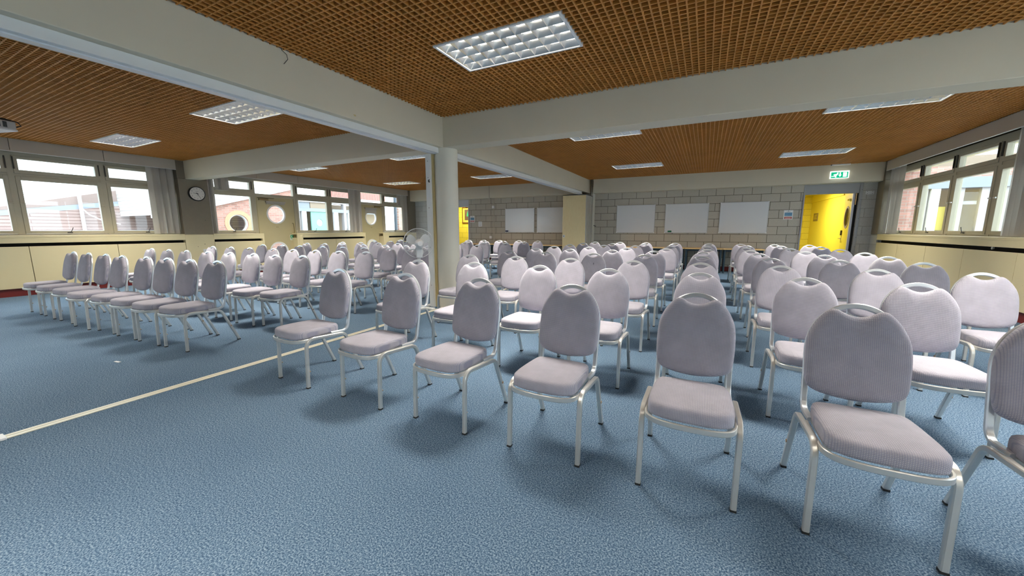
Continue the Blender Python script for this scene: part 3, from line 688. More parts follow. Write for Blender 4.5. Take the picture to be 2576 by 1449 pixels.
# ---- whiteboards, erasers, notices, switches on the back wall
def whiteboard(x0, x1, lab):
    r = thing('whiteboard', lab, 'whiteboard', ((x0+x1)/2, YB, 1.115), group='whiteboards on the back wall')
    w = (x1-x0)/2
    MB().box(-w+0.008, w-0.008, -0.022, -0.002, 0.008, 0.878).build('board', M['wboard'], r)
    b = MB()
    for (u0, u1, z0, z1) in ((-w, w, 0, 0.012), (-w, w, 0.874, 0.886), (-w, -w+0.012, 0.012, 0.874), (w-0.012, w, 0.012, 0.874)): b.box(u0, u1, -0.026, -0.001, z0, z1, 0.002)
    b.build('trim', M['wtrim'], r)
    b = MB()
    for u in (-w+0.015, w-0.015):
        for z in (0.015, 0.871): b.box(u-0.018, u+0.018, -0.028, -0.002, z-0.018, z+0.018, 0.006)
    b.build('corner', M['plastic'], r)
    b = MB()
    for u in (-0.35, 0.05, 0.4): b.box(u-0.01, u+0.01, -0.02, -0.001, -0.014, 0.0)
    b.build('bracket', M['greyink'], r)
whiteboard(-6.83, -5.625, 'whiteboard left of the partition with a navy eraser in its corner')
whiteboard(-5.52, -4.32, 'whiteboard partly hidden behind the folded partition')
whiteboard(-2.665, -1.475, 'whiteboard just right of the folded partition')
whiteboard(-1.177, 0.022, 'whiteboard with a green eraser in its lower corner')
whiteboard(0.315, 1.51, 'whiteboard nearest the yellow doorway')
def eraser(x, z, m, lab):
    r = thing('board_eraser', lab, 'eraser', (x, YB-0.026, z), group='erasers on the whiteboards')
    MB().box(-0.055, 0.055, -0.03, 0.0, -0.022, 0.022, 0.006).build('body', m, r)
    MB().box(-0.053, 0.053, -0.001, 0.002, -0.02, 0.02).build('felt_pad', M['greyink'], r)
eraser(-6.75, 1.165, M['navy'], 'navy blue eraser on the leftmost whiteboard')
eraser(-1.02, 1.165, M['egreen'], 'dark green eraser on the middle right whiteboard')
def notice(x0, x1, z0, z1, lab):
    r = thing('fire_notice', lab, 'notice', (x0, YB, z0), group='fire notices on the block wall')
    w, h = x1-x0, z1-z0
    MB().box(0, w, -0.004, 0, 0, h, 0.001).build('sheet', M['plastic'], r)
    MB().box(w*0.10, w*0.92, -0.005, -0.004, h*0.38, h*0.74).build('blue_panel', M['psky'], r)
    MB().box(w*0.10, w*0.92, -0.005, -0.004, h*0.06, h*0.29).build('red_panel', M['pred'], r)
    b = MB()
    for k in range(4): b.box(w*(0.14 if k % 2 else 0.45), w*0.86, -0.0056, -0.005, h*(0.42+0.08*k), h*(0.445+0.08*k))
    b.build('text_line', M['pblue'], r)
    b = MB().box(w*0.3, w*0.72, -0.0046, -0.004, h*0.80, h*0.83).disc(w*0.5, h*0.91, w*0.05, -0.005, -0.004, lambda u, v, a: (u, a, v), 12)
    b.build('heading', M['greyink'], r)
    b = MB()
    for k in range(2): b.box(w*0.2, w*0.8, -0.0056, -0.005, h*(0.11+0.08*k), h*(0.135+0.08*k))
    b.build('white_text', M['plastic'], r)
notice(1.865, 2.075, 1.494, 1.748, 'blue and red fire notice between whiteboard and yellow doorway')
notice(-8.425, -8.216, 1.50, 1.757, 'blue and red fire notice beside the half-hidden left doorway')
th = thing('wall_card', 'small white card with grey lines on the block wall', 'card', (-8.04, YB, 1.34))
MB().box(0, 0.165, -0.004, 0, 0, 0.19, 0.001).build('sheet', M['plastic'], th)
b = MB()
for z in (0.04, 0.055, 0.07, 0.13, 0.145): b.box(0.03, 0.135, -0.005, -0.004, z, z+0.006)
b.build('text_line', M['greyink'], th)
cd = thing('cable_conduit', 'pair of thin conduits running down the block wall', 'conduit')
MB().tube([(-7.34, 12.465, ZC), (-7.34, 12.465, 2.43), (-7.325, 12.50, 2.385), (-7.325, 12.785, 2.375), (-7.325, 12.785, 2.34), (-7.325, 12.785, 0.70)], 0.013, 10).build('pipe', M['pelmet'], cd, 50)
MB().box(-7.455, -7.435, YB-0.012, YB, 0.7, 2.39).build('strip', M['block'], cd)
for x, z in ((-7.35, 2.075), (-7.47, 0.925)):
    q = MB().box(x-0.05, x+0.05, YB-0.04, YB, z-0.05, z+0.05, 0.004); q.build('junction_box', M['plastic'], cd)
def socket(loc, rz, w, h, lab, holes):
    r = thing('wall_socket', lab, 'socket', loc, rz)
    MB().box(-w/2, w/2, -0.012, 0, -h/2, h/2, 0.003).build('plate', M['plastic'], r)
    b = MB()
    for u, v in holes: b.box(u-0.008, u+0.008, -0.0135, -0.012, v-0.006, v+0.006)
    b.build('slots', M['greyink'], r)
socket((3.61, YB-0.004, 2.146), 0, 0.16, 0.09, 'white wall box between the yellow doorway and right windows', [(-0.05, 0.025), (-0.05, -0.025), (0.05, 0.03), (0.05, -0.025)])
socket((XL, 4.97, 0.69), PI/2, 0.15, 0.09, 'white socket low on the cream pier under the clock', [(-0.035, 0.01), (0.035, 0.01)])

# ---- illuminated exit sign and strip above the right doorway
ex = thing('exit_sign', 'lit green exit sign with running figure above the yellow doorway', 'exit sign', (2.88, 12.48, 2.58))
MB().box(-0.185, 0.185, -0.07, 0, -0.085, 0.095, 0.004).build('housing', M['signw'], ex)
MB().box(-0.172, 0.160, -0.074, -0.07, -0.075, 0.065).build('green_face', M['signg'], ex)
FE = lambda u, v, a: (u, a, v)
b = MB().disc(-0.045, 0.040, 0.016, -0.076, -0.074, FE, 14)
b.prism([(-0.052, 0.028), (-0.125, 0.012), (-0.128, 0.0), (-0.098, -0.004), (-0.118, -0.022), (-0.165, -0.03), (-0.165, -0.044), (-0.098, -0.04), (-0.088, -0.062), (-0.066, -0.066), (-0.066, -0.026), (-0.05, -0.004), (-0.03, 0.018), (-0.038, 0.03)], -0.076, -0.074, FE)
b.build('running_figure', M['signw'], ex)
MB().prism([(-0.008, 0.055), (0.016, 0.055), (0.016, 0.0), (0.036, 0.0), (0.004, -0.055), (-0.03, 0.0), (-0.008, 0.0)], -0.076, -0.074, FE).build('down_arrow', M['signw'], ex)
MB().box(0.062, 0.135, -0.076, -0.074, -0.056, 0.056).build('door_symbol', M['signw'], ex)
st = thing('ceiling_strip', 'short white strip fixed to the ceiling edge above the exit sign', 'strip light', (2.88, 12.40, ZC))
MB().box(-0.18, 0.18, -0.03, 0.03, -0.03, 0.002, 0.006).build('body', M['plastic'], st)
MB().box(-0.20, -0.18, -0.02, 0.02, -0.025, 0.001, 0.004).build('end_cap', M['greyink'], st)

# ---- folded partition stack
pt = thing('folded_partition', 'stack of folded birch partition panels against the back wall', 'partition', (-3.875, 12.0, 0.0))
for k in range(6):
    y = 0.125*k
    p = MB().box(-0.385, 0.385, y+0.002, y+0.105, 0.02, 2.315, 0.002).build('panel', M['birch'], pt)
    MB().box(0.386, 0.396, y+0.006, y+0.046, 0.02, 2.315).box(0.386, 0.392, y+0.060, y+0.100, 0.02, 2.315).build('edge_profile', M['alu'], p)
    MB().box(0.3845, 0.387, y+0.046, y+0.060, 0.02, 2.315).build('edge_seal', M['glide'], p)
MB().box(-0.385, 0.397, 0.0, 0.735, 2.315, 2.335).build('top_seal', M['dark'], pt)
p = MB().box(-0.372, -0.292, -0.006, 0.002, 0.965, 1.045, 0.002).build('lock_plate', M['plastic'], pt)
MB().box(-0.352, -0.314, -0.008, -0.006, 0.988, 1.024, 0.001).build('keyhole', M['greyink'], p)
MB().tube([(-3.40+3.875, 0.71, 1.36), (-3.36+3.875, 0.66, 1.345), (-3.31+3.875, 0.62, 1.335)], 0.012, 8).build('crank_handle', M['dark'], pt)

# ---- tables along the back wall
def table(x0, x1, lab):
    w = (x1-x0)/2-0.004
    r = thing('table', lab, 'table', ((x0+x1)/2, 12.40, 0), group='beech topped tables along the back wall')
    MB().box(-w, w, -0.35, 0.35, 0.665, 0.69, 0.003).build('tabletop', M['beech'], r)
    MB().box(-w+0.05, w-0.05, -0.29, -0.26, 0.61, 0.665).box(-w+0.05, w-0.05, 0.26, 0.29, 0.61, 0.665).build('under_frame', M['tleg'], r)
    for u in (-w+0.045, w-0.045):
        for v in (-0.28, 0.28): MB().cyl((u, v, 0), (u, v, 0.665), 0.024, n=14).build('leg', M['tleg'], r, 40)
for k, lab in enumerate(('beech table under the block wall nearest the left doorway', 'second beech table from the left doorway', 'beech table below the whiteboard with the navy eraser', 'beech table beside the left face of the folded partition')):
    table(-8.30+0.985*k, -7.315+0.985*k, lab)
for k, lab in enumerate(('beech table below the whiteboard next to the partition', 'beech table below the gap between two right-hand whiteboards', 'beech table below the whiteboard with the green eraser', 'beech table end nearest the yellow doorway')):
    table(-2.503+0.985*k, -1.518+0.985*k, lab)

# ---- clock on the pier
ck = thing('wall_clock', 'round black-rimmed wall clock on the brown pier panel', 'clock', (XL, 4.895, 2.088))
FC = lambda u, v, a: (a, u, v)
R = 0.172
MB().lathe([(R-0.002, 0.0), (R, 0.004), (R, 0.055), (R-0.006, 0.062), (R-0.016, 0.060), (R-0.018, 0.05)], (0, 0, 0), 'X', 48).build('rim', M['clockblk'], ck, 40)
MB().disc(0, 0, R-0.017, 0.045, 0.052, FC, 48).build('dial', M['clockface'], ck)
b = MB()
for k in range(1, 13):
    t = PI/2 - 2*PI*k/12; cx, cz = 0.122*math.cos(t), 0.122*math.sin(t)
    b.text(str(k), 0.036, lambda u, v, cx=cx, cz=cz: (0.0528, cx+u, cz+v))
b.build('numerals', M['ink'], ck)
def hand(deg, ln, w, x):
    t = math.radians(90-deg); c, s_ = math.cos(t), math.sin(t)
    return MB().prism([(-0.03*c-w*s_, -0.03*s_+w*c), (-0.03*c+w*s_, -0.03*s_-w*c), (ln*c+w*0.4*s_, ln*s_-w*0.4*c), (ln*c-w*0.4*s_, ln*s_+w*0.4*c)], x, x+0.0015, FC)
hand(280, 0.088, 0.006, 0.054).build('hour_hand', M['ink'], ck)
hand(150, 0.135, 0.005, 0.056).build('minute_hand', M['ink'], ck)
MB().disc(0, 0, 0.011, 0.0528, 0.059, FC, 16).build('hub', M['ink'], ck)
b = MB()
for z, w_ in ((0.052, 0.03), (-0.05, 0.018)): b.box(0.052, 0.0526, -w_, w_, z-0.003, z+0.003)
b.build('small_print', M['greyink'], ck)

# ---- pedestal fan beside the column
fz = 1.015
fx, fy = -3.875, 4.46
fan = thing('pedestal_fan', 'white pedestal fan standing beside the round column', 'fan', (fx, fy, 0), math.atan2(fx, -fy)*1.0 + 0.12)
MB().lathe([(0.0, 0.05), (0.05, 0.05), (0.06, 0.03), (0.06, 0.0), (0.0, 0.0)], n=24).build('base_cap', M['plastic'], fan, 40)
for k in range(2):
    a = PI/4 + k*PI/2; c, s_ = math.cos(a), math.sin(a)
    MB().bar([(-0.25*c, -0.25*s_, 0.018), (0.25*c, 0.25*s_, 0.018)], (0, 0, 1), 0.05, 0.035, 0.006).build('base_foot', M['plastic'], fan)
MB().cyl((0, 0, 0.03), (0, 0, 0.66), 0.016, n=16).build('lower_pole', M['plastic'], fan, 40)
MB().cyl((0, 0, 0.64), (0, 0, 0.84), 0.024, n=16).build('upper_pole', M['plastic'], fan, 40)
MB().cyl((0.015, 0, 0.66), (0.055, 0, 0.66), 0.014, n=12).build('height_knob', M['plastic'], fan, 40)
MB().box(-0.045, 0.045, -0.01, 0.07, 0.80, 0.93, 0.012).build('control_box', M['plastic'], fan)
MB().lathe([(0.0, 0.19), (0.035, 0.188), (0.06, 0.16), (0.065, 0.08), (0.055, 0.045), (0.0, 0.045)], (0, 0, fz), 'Y', 28).build('motor_housing', M['plastic'], fan, 40)
RF = 0.222
def torus(b, r, y, t, n=48):
    return b.tube([(r*math.cos(2*PI*i/n), y, fz+r*math.sin(2*PI*i/n)) for i in range(n+1)], t, 6)
cage = MB(); torus(cage, RF, -0.03, 0.006)
for rr, y in ((0.165, -0.066), (0.105, -0.078)): torus(cage, rr, y, 0.0013, 40)
for i in range(72):
    t = 2*PI*i/72; c, s_ = math.cos(t), math.sin(t); t2 = t+0.35
    cage.tube([(0.04*math.cos(t2), -0.082, fz+0.04*math.sin(t2)), (0.11*math.cos(t+0.2), -0.078, fz+0.11*math.sin(t+0.2)), (0.18*math.cos(t+0.05), -0.062, fz+0.18*math.sin(t+0.05)), (RF*c, -0.03, fz+RF*s_)], 0.0011, 4)
cage.build('front_grille', M['plastic'], fan)
cage = MB(); torus(cage, RF, -0.018, 0.005)
for i in range(60):
    t = 2*PI*i/60; c, s_ = math.cos(t), math.sin(t)
    cage.tube([(RF*c, -0.02, fz+RF*s_), (0.19*c, 0.035, fz+0.19*s_), (0.055*c, 0.06, fz+0.055*s_)], 0.0011, 4)
cage.build('rear_grille', M['plastic'], fan)
MB().lathe([(0.0, -0.088), (0.034, -0.086), (0.042, -0.08), (0.042, -0.074), (0.0, -0.074)], (0, 0, fz), 'Y', 24).build('grille_badge', M['plastic'], fan, 40)
for k, deg in enumerate((152, 32, 272)):
    t = math.radians(deg)
    pts = [(0.02, -0.02), (0.06, -0.05), (0.12, -0.078), (0.165, -0.07), (0.19, -0.03), (0.192, 0.02), (0.17, 0.055), (0.12, 0.06), (0.06, 0.035), (0.02, 0.02)]
    b = MB(); rg = []
    for off in (0.0, 0.004):
        ring = []
        for u, v in pts:
            y = -0.03 - v*0.35 + off
            ring.append((u*math.cos(t)-v*math.sin(t), y, fz+u*math.sin(t)+v*math.cos(t)))
        rg.append(ring)
    b.rings(rg); bl = b.build('blade', M['plastic'], fan)
    if k == 0:
        b = MB()
        for r_ in range(3):
            for q in range(5):
                u, v = 0.075+0.017*q, -0.03+0.024*r_
                u2, v2 = u+0.012, v+0.003
                cs, sn = math.cos(t), math.sin(t)
                Q = [(u, v), (u2, v), (u2, v2), (u, v2)]
                vs = [b.bm.verts.new((p*cs-q_*sn, -0.031-q_*0.35-0.0006, fz+p*sn+q_*cs)) for p, q_ in Q]; b.bm.faces.new(vs)
        b.build('warning_text', M['greyink'], bl)
MB().lathe([(0.0, -0.055), (0.03, -0.052), (0.036, -0.03), (0.036, -0.005), (0.0, -0.005)], (0, 0, fz), 'Y', 24).build('hub', M['plastic'], fan, 40)
MB().tube([(0.0, 0.05, 0.80), (0.03, 0.08, 0.6), (0.05, 0.07, 0.45), (0.02, 0.05, 0.25), (0.06, 0.1, 0.05), (0.1, 0.16, 0.006)], 0.004, 6).build('power_cord', M['plastic'], fan)

# ---- ceiling projector at the left edge
pj = thing('projector', 'white ceiling projector at the left edge with grey vents', 'projector', (-8.03, 1.26, 2.45), 0.28)
MB().box(-0.24, 0.24, -0.30, 0.30, 0.0, 0.022, 0.006).build('base_shell', M['projw'], pj)
MB().box(-0.235, 0.235, -0.295, 0.295, 0.022, 0.115, 0.012).build('body', M['projg'], pj)
MB().box(-0.22, 0.22, -0.28, 0.26, 0.115, 0.135, 0.004).build('mount_plate', M['dark'], pj)
b = MB()
for k in range(9): b.box(0.2345, 0.2375, -0.27+0.056*k, -0.235+0.056*k, 0.034, 0.102)
b.build('vent_grille', M['vent'], pj)
MB().cyl((0, -0.05, 0.13), (0, -0.05, 0.386), 0.025, n=14).build('ceiling_pole', M['dark'], pj, 40)
MB().tube([(0.0, -0.05, 0.28), (0.06, 0.02, 0.20), (0.12, 0.12, 0.15), (0.16, 0.24, 0.145), (0.20, 0.33, 0.12), (0.19, 0.36, 0.085), (0.16, 0.32, 0.06), (0.15, 0.296, 0.06)], 0.006, 8).build('cable', M['ink'], pj, 60)
MB().box(0.10, 0.18, 0.293, 0.30, 0.035, 0.075, 0.002).build('connector_panel', M['vent'], pj)

# ---- loose wire and paper scrap
wv = tag(MB().tube([(-3.545, 2.33, ZC+0.03), (-3.535, 2.335, ZC-0.01), (-3.525, 2.37, 2.80), (-3.52, 2.375, 2.76), (-3.53, 2.34, 2.71)], 0.0025, 6).build('loose_wire', M['ink']), 'thin dark wire hanging from the ceiling edge at the long beam', 'wire')
tag(MB().bar([(-4.84, 1.305, 0.002), (-4.77, 1.315, 0.002)], (0, 0, 1), 0.022, 0.002, 0.0004).build('paper_scrap', M['plastic']), 'small white paper scrap on the carpet left of the track', 'paper')
st_ = tag(MB().prism([(3.10, 2.475), (3.135, 2.478), (3.14, 2.462), (3.118, 2.456)], -3.5495, -3.5487, lambda u, v, a: (a, u, v)).build('tape_patch', M['yellowed']), 'small yellowed tape patch low on the long beam', 'tape')

# ---- the stacking chair
def chaikin(p, n=2, closed=True):
    for _ in range(n):
        q = []
        m = len(p)
        for i in range(m if closed else m-1):
            a, b = p[i], p[(i+1) % m]
            q += [(a[0]*0.75+b[0]*0.25, a[1]*0.75+b[1]*0.25), (a[0]*0.25+b[0]*0.75, a[1]*0.25+b[1]*0.75)]
        p = q if closed else [p[0]] + q + [p[-1]]
    return p
YO = -0.245                                    # front feet
def lean(z): return YO + 0.442 + (z-0.687)*0.2
def chair_parts():
    mesh = {}
    # seat cushion
    half = [(0, -0.060), (0.08, -0.058), (0.14, -0.044), (0.172, -0.012), (0.180, 0.05), (0.177, 0.15), (0.170, 0.26), (0.160, 0.312), (0.13, 0.328), (0, 0.332)]
    ol = chaikin(half + [(-x, y) for x, y in half[-2:0:-1]], 2); cy = 0.14
    b = MB(); b.rings([[(x*k, YO+cy+(y-cy)*k, z) for x, y in ol] for z, k in ((0.384, 0.95), (0.389, 0.995), (0.400, 1.0), (0.425, 1.0), (0.438, 0.985), (0.446, 0.945), (0.4505, 0.88), (0.455, 0.65), (0.457, 0.3))])
    mesh['seat'] = b.mesh('seat', M['fabric'], 60)
    # backrest cushion
    half = [(0, 0.450), (0.07, 0.456), (0.13, 0.468), (0.166, 0.485), (0.182, 0.518), (0.187, 0.60), (0.186, 0.68), (0.178, 0.735), (0.156, 0.785), (0.126, 0.828), (0.100, 0.851), (0.078, 0.852), (0.052, 0.836), (0.026, 0.825), (0, 0.822)]
    ol = chaikin(half + [(-x, z) for x, z in half[-2:0:-1]], 2); cz = 0.655; nv = Vector((0, -0.98, 0.196))
    def ring(o, k):
        r = []
        for x, z in ol:
            X, Z = x*k, cz+(z-cz)*k; r.append(Vector((X, lean(Z), Z)) + nv*o)
        return r
    b = MB(); b.rings([ring(o, k) for o, k in ((0.010, 0.93), (0.012, 0.98), (0.020, 1.0), (0.032, 1.0), (0.044, 0.98), (0.052, 0.93), (0.057, 0.84), (0.061, 0.6), (0.062, 0.3))])
    mesh['backrest'] = b.mesh('backrest', M['fabric'], 60)
    # back hoop
    low = fillet([(0.235, 0.386), (0.386, 0.379), (0.4366, 0.660)], 0.055, 6)
    L = [Vector((-0.172, YO+p.x, p.y)) for p in low]
    arch = [Vector((-0.172*math.cos(t), lean(0.66+0.212*math.sin(t)), 0.66+0.212*math.sin(t))) for t in [PI*i/28 for i in range(1, 28)]]
    Rr = [Vector((-p.x, p.y, p.z)) for p in L[::-1]]
    path = L + arch + Rr; nm = []
    for i, p in enumerate(path):
        if i < len(L) or i >= len(L)+len(arch):
            k = i if i < len(L) else len(path)-1-i
            t = (L[min(k+1, len(L)-1)] - L[max(k-1, 0)]).normalized(); n_ = Vector((1, 0, 0)).cross(t); nm.append(n_)
        else: nm.append(nv)
    b = MB(); b.bar(path, nm, 0.025, 0.020, 0.004); b.cyl((-0.17, YO+0.29, 0.37), (0.17, YO+0.29, 0.37), 0.009, n=8)
    mesh['back_frame'] = b.mesh('back_frame', M['alub'], 35)
    # trim under the seat front
    half = [(0.188, 0.23), (0.187, 0.05), (0.179, -0.015), (0.145, -0.052), (0.08, -0.068), (0, -0.071)]
    ol = chaikin(half + [(-x, y) for x, y in half[-2::-1]], 2, False)
    b = MB(); b.bar([(x, YO+y, 0.371) for x, y in ol], (0, 0, 1), 0.012, 0.026, 0.003)
    b.box(-0.17, 0.17, YO+0.0, YO+0.30, 0.372, 0.384)
    mesh['seat_frame'] = b.mesh('seat_frame', M['alu'], 35)
    # legs
    for sx in (-1, 1):
        fr = fillet([(0.0, 0.004), (0.013, 0.386), (0.19, 0.3745)], 0.062, 7)
        re = fillet([(0.19, 0.3745), (0.340, 0.365), (0.490, 0.004)], 0.06, 7)
        n_ = Vector((1, 0, 0))
        b = MB(); b.bar([(sx*0.2, YO+p.x, p.y) for p in fr], n_, 0.024, 0.024, 0.004); mesh[('front', sx)] = b.mesh('leg', M['alu'], 35)
        b = MB(); b.bar([(sx*0.2, YO+p.x, p.y) for p in re], n_, 0.024, 0.024, 0.004); mesh[('rear', sx)] = b.mesh('leg', M['alu'], 35)
        b = MB().box(sx*0.2-0.0125, sx*0.2+0.0125, YO-0.0125, YO+0.0125, 0.0, 0.010); mesh[('frontglide', sx)] = b.mesh('glide', M['glide'])
        b = MB().box(sx*0.2-0.0125, sx*0.2+0.0125, YO+0.473, YO+0.50, 0.0, 0.010); mesh[('rearglide', sx)] = b.mesh('glide', M['glide'])
        b = MB().cyl((sx*0.212, YO+0.418, 0.178), (sx*0.2155, YO+0.418, 0.178), 0.0085, n=10); mesh[('rearbump', sx)] = b.mesh('bumper', M['bumper'])
        b = MB().cyl((sx*0.2, YO+0.017, 0.13), (sx*0.2, YO+0.026, 0.13), 0.006, n=8); mesh[('frontbump', sx)] = b.mesh('bumper', M['bumper'])
    return mesh
CH = chair_parts()
def put(me, name, parent):
    o = bpy.data.objects.new(name, me); COL.objects.link(o); o.parent = parent; return o
def make_chair():
    r = bpy.data.objects.new('stacking_chair', None); COL.objects.link(r); r.empty_display_size = 0.1
    for k in ('seat', 'backrest', 'back_frame', 'seat_frame'): put(CH[k], k, r)
    for sx in (-1, 1):
        for fr in ('front', 'rear'):
            l = put(CH[(fr, sx)], 'leg', r)
            put(CH[(fr+'glide', sx)], 'glide', l); put(CH[(fr+'bump', sx)], 'bumper', l)
    return r
def copy_tree(o, parent=None):
    c = o.copy(); COL.objects.link(c); c.parent = parent
    for ch in o.children: copy_tree(ch, c)
    return c
ROWS = {
 'R': [(2.235, [-2.85, -2.09, -1.40, -0.713, -0.013, 0.643, 1.25]),
       (3.32, [-2.89, -2.14, -1.39, -0.73, -0.01, 0.65, 1.24]),
       (4.34, [-2.87, -2.15, -1.42, -0.70, -0.03, 0.65, 1.34, 1.98]),
       (5.42, [-2.81, -2.17, -1.43, -0.72, -0.02, 0.71, 1.35, 2.04]),
       (6.42, [-2.78, -2.12, -1.38, -0.72, -0.02, 0.70, 1.44, 2.07]),
       (7.42, [-2.80, -2.06, -1.33, -0.63, 0.04, 0.68, 1.42, 2.13]),
       (8.45, [-2.80, -2.01, -1.33, -0.64, 0.04, 0.71, 1.39, 2.10]),
       (9.48, [-2.79, -2.05, -1.30, -0.66, 0.07, 0.80, 1.40, 2.06]),
       (10.56, [-2.77, -2.07, -1.39, -0.68, 0.08, 0.76, 1.43, 2.08])],
 'L': [(2.16, [(-8.72, 2.11), (-8.12, 2.11), (-7.51, 2.12), (-6.89, 2.10), (-6.34, 2.16), (-5.81, 2.17), (-5.31, 2.19), (-4.79, 2.225)]),
       (3.15, [-9.03, -8.33, -7.71, -7.05, -6.43, -5.83, -5.26, (-4.77, 3.20)]),
       (4.17, [-9.11, -8.45, -7.78, -7.05, -6.47, -5.85, -5.25, (-4.72, 4.22)]),
       (5.20, [-9.15, -8.43, -7.80, -7.05, -6.47, -5.87, -5.20, -4.65]),
       (6.28, [-9.15, -8.45, -7.82, -7.10, -6.41, -5.80, -5.2, -4.62]),
       (7.25, [-9.02, -8.29, -7.63, -6.95, -6.36, -5.78, -5.14, -4.58]),
       (8.50, [-9.10, -8.45, -7.78, -6.99, -6.40, -5.77, -5.16, -4.52]),
       (9.65, [-9.15, -8.46, -7.80, -7.0, -6.40, -5.81, -5.17, -4.54]),
       (10.70, [-9.14, -8.48, -7.81, -7.12, -6.52, -5.92, -5.22, -4.58])]}
proto = None
rnd = random.Random(11)
for blk, where in (('R', 'right'), ('L', 'left')):
    for ri, (yt, xs) in enumerate(ROWS[blk]):
        for ci, x in enumerate(xs):
            y = yt
            if isinstance(x, tuple): x, y = x
            if proto is None: proto = make_chair(); o = proto
            else: o = copy_tree(proto)
            far = ri > 0
            o.location = (x, y - 0.480 + 0.245 + (rnd.uniform(-0.015, 0.015) if far else 0), 0)
            rot = rnd.uniform(-2.0, 2.0) if far else [(-4, -3.5, -3.2, -0.3, 0.6, 0.2, 0.0), (1, -1, 1, 2, 2, 3, 3, 3)][blk == 'L'][ci]
            o.rotation_euler = (0, 0, math.radians(rot))
            lab = 'grey upholstered stacking chair, %s from left in the %s row of the %s block' % (ordinal(ci+1), 'front' if ri == 0 else 'back' if ri == 8 else ordinal(ri+1), where)
            if blk == 'R' and ri == 3 and ci == 2:
                torn = o
                lab = 'grey stacking chair with a short black tear in its backrest, fourth row'
            tag(o, lab, 'chair', 'grey stacking chairs set out in rows')
tz = 0.715
p0 = Vector((0.018, lean(tz), tz)) + Vector((0, -0.98, 0.196))*0.0615
MB().box(-0.003, 0.003, -0.001, 0.002, -0.022, 0.022).build('tear', M['tear'], torn, loc=p0)

# ------------------------------------------------------------------ outside, seen through the glass
struct(MB().box(-60, -11.95, -30, 50, -0.3, -0.12).build('ground_outside', M['ground']), 'paved ground outside the left windows', 'ground')
struct(MB().box(4.5, 40, 2, 50, -0.3, -0.12).build('ground_outside.001', M['ground']), 'paved ground outside the right windows', 'ground')
FX = lambda u, v, a: (a, u, v)
gb = thing('brick_gable', 'red brick gable with a round window outside the left windows', 'building')
b = MB()
b.plate_hole(7.0, 11.2, 0.0, 1.94, 8.77, 1.47, 0.36, -17.3, -17.0, FX)
b.prism([(7.0, 1.94), (11.2, 1.94), (11.2, 3.10), (7.0, 1.75+0.2)], -17.3, -17.0, FX)
b.build('wall', M['brick'], gb)
MB().ring_plate(8.77, 1.47, 0.36, 0.52, -17.0, -16.985, FX, 40).build('brick_arch', M['archb'], gb)
w = MB().ring_plate(8.77, 1.47, 0.32, 0.362, -17.16, -17.05, FX, 40).build('round_window', M['exw'], gb)
MB().disc(8.77, 1.47, 0.325, -17.13, -17.125, FX).build('pane', M['glass'], w)
b = MB(); b.prism([(6.2, 1.62), (11.3, 3.08), (11.3, 3.20), (6.2, 1.74)], -17.5, -16.85, FX); b.build('verge_board', M['exw'], gb)
b = MB(); b.prism([(6.2, 1.72), (11.3, 3.18), (11.3, 4.6), (6.2, 4.2)], -22.0, -17.6, FX); b.build('roof', M['tilew'], gb)
MB().box(-17.25, -17.2, 8.3, 9.2, 0.5, 1.15).build('window_sill_clutter', M['exl'], gb)
th_ = thing('tiled_roof_house', 'pink tiled roof with a lead band outside the left windows', 'building')
b = MB(); b.prism([(-6, -0.3), (12, -0.3), (12, 3.05), (-6, 0.14)], -24, -20.0, FX); b.build('lower_roof', M['tiles'], th_)
b = MB(); b.prism([(-6, 0.14), (12, 3.05), (12, 3.24), (-6, 0.27)], -24, -20.05, FX); b.build('lead_band', M['lead'], th_)
b = MB(); b.prism([(2.4, 1.66), (12, 3.24), (12, 4.25)], -24, -20.1, FX); b.build('upper_roof', M['tilep'], th_)
MB().box(-20.1, -19.6, -6, 12, 0.9, 1.2).build('eaves', M['exw'], th_)
ms = thing('mast', 'white mast with a drooping cable on the outside roof', 'mast', (-19.9, 5.17, 0))
MB().cyl((0, 0, 1.2), (0, 0, 2.6), 0.05, n=12).build('pole', M['exw'], ms, 40)
MB().tube([(0.05, 0.0, 1.98), (0.1, 0.15, 1.75), (0.15, 0.45, 1.55), (0.2, 0.9, 1.42)], 0.02, 6).build('cable', M['exw'], ms)
cb = thing('courtyard_building', 'low grey building with mint green panel outside left windows', 'building')
MB().box(-20, -17.6, 11.3, 16.6, 0, 2.5).build('interior_wall', M['exbr'], cb)
MB().box(-17.35, -17.0, 11.3, 16.6, 2.08, 2.24).build('lintel', M['exg'], cb)
MB().box(-17.4, -17.0, 11.3, 16.6, 2.52, 2.70).build('fascia', M['exl'], cb)
for y0, y1 in ((11.53, 11.74), (13.25, 13.49), (14.1, 14.3), (14.9, 15.1)): MB().box(-17.2, -16.98, y0, y1, 0, 2.08).build('post', M['exw'], cb)
for y0, y1 in ((11.3, 11.4), (12.95, 13.1), (13.85, 14.0)): MB().box(-17.2, -16.99, y0, y1, 0, 2.52).build('post', M['exl'], cb)
mp = MB().plate_hole(12.02, 12.85, 0.0, 2.08, 12.47, 1.56, 0.17, -17.12, -17.06, FX).build('green_panel', M['mint'], cb)
MB().disc(12.47, 1.56, 0.175, -17.11, -17.10, FX).build('round_pane', M['exw'], mp)
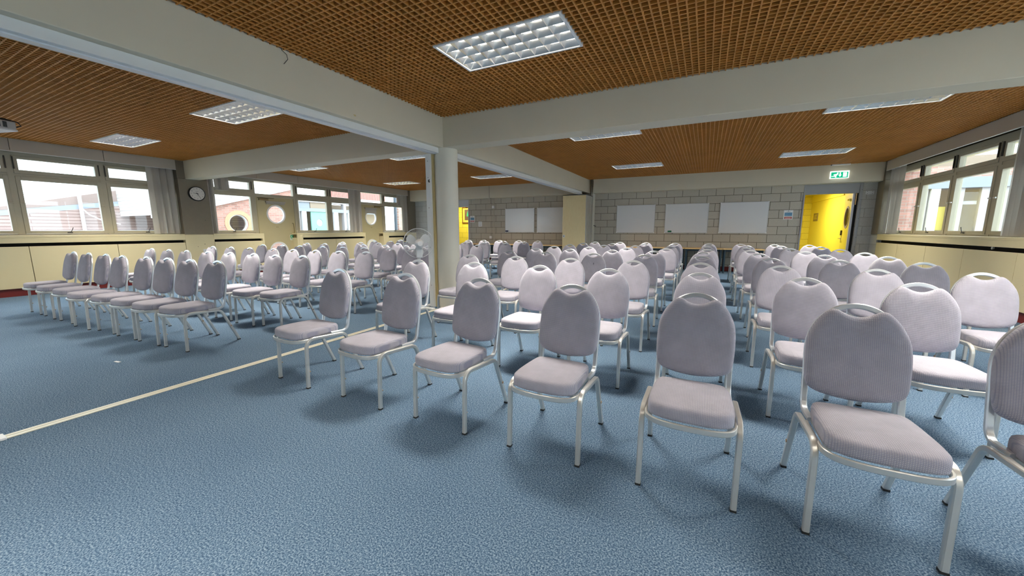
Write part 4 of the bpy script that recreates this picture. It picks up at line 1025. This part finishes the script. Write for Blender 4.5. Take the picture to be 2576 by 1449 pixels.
MB().box(-17.12, -17.06, 12.02, 12.85, 2.24, 2.52).build('clerestory_panel', M['exbr'], cb)
MB().box(-17.11, -17.08, 11.4, 12.0, 2.24, 2.52).build('clerestory_pane', M['exg'], cb)
b = MB(); b.box(-17.3, -17.0, 11.3, 16.6, 2.70, 2.86); b.build('gutter', M['exw'], cb)
b = MB()
for k in range(46): b.box(-16.98, -16.955, 13.1+0.08*k, 13.15+0.08*k, 2.86, 3.22)
b.box(-17.2, -16.98, 13.1, 16.8, 2.86, 3.22); b.build('red_cladding', M['redclad'], cb)
MB().cyl((-16.95, 17.52, 0), (-16.95, 17.52, 3.4), 0.09, n=14).build('downpipe', M['exd'], cb, 40)
MB().box(-17.3, -16.95, 17.78, 18.3, 0, 3.4).build('brick_pier', M['brick'], cb)
bw = thing('brick_wall_wing', 'red brick return wall outside the far right window', 'building')
MB().box(4.12, 4.72, 13.0, 13.4, -0.1, 3.3).build('wall', M['brickx'], bw)
rb = thing('grey_timber_building', 'grey panelled building outside the right windows', 'building')
MB().box(4.9, 14, 16.6, 17.0, 0, 3.4).build('interior_wall', M['exbr'], rb)
MB().box(4.9, 14, 15.9, 16.2, 2.42, 2.72).build('fascia', M['exg'], rb)
MB().box(4.9, 14, 15.95, 16.2, 2.72, 3.05).build('brick_band', M['brickx'], rb)
MB().box(5.90, 6.10, 15.95, 16.15, 0, 2.42).build('white_column', M['exw'], rb)
for x0, x1 in ((5.0, 5.85), (6.36, 6.62), (6.96, 7.7), (8.3, 8.6), (9.4, 9.8)): MB().box(x0, x1, 16.0, 16.12, 0, 2.42).build('grey_panel', M['exl'], rb)
MB().box(6.12, 6.35, 16.2, 16.22, 1.2, 1.9).build('yellow_panel', M['eyel'], rb)
MB().box(6.64, 6.95, 16.05, 16.07, 1.0, 2.3).build('door_pane', M['glass'], rb)
MB().box(6.64, 6.94, 16.1, 16.12, 1.95, 2.05).box(6.64, 6.94, 16.1, 16.12, 1.1, 1.15).build('cross_rail', M['exl'], rb)
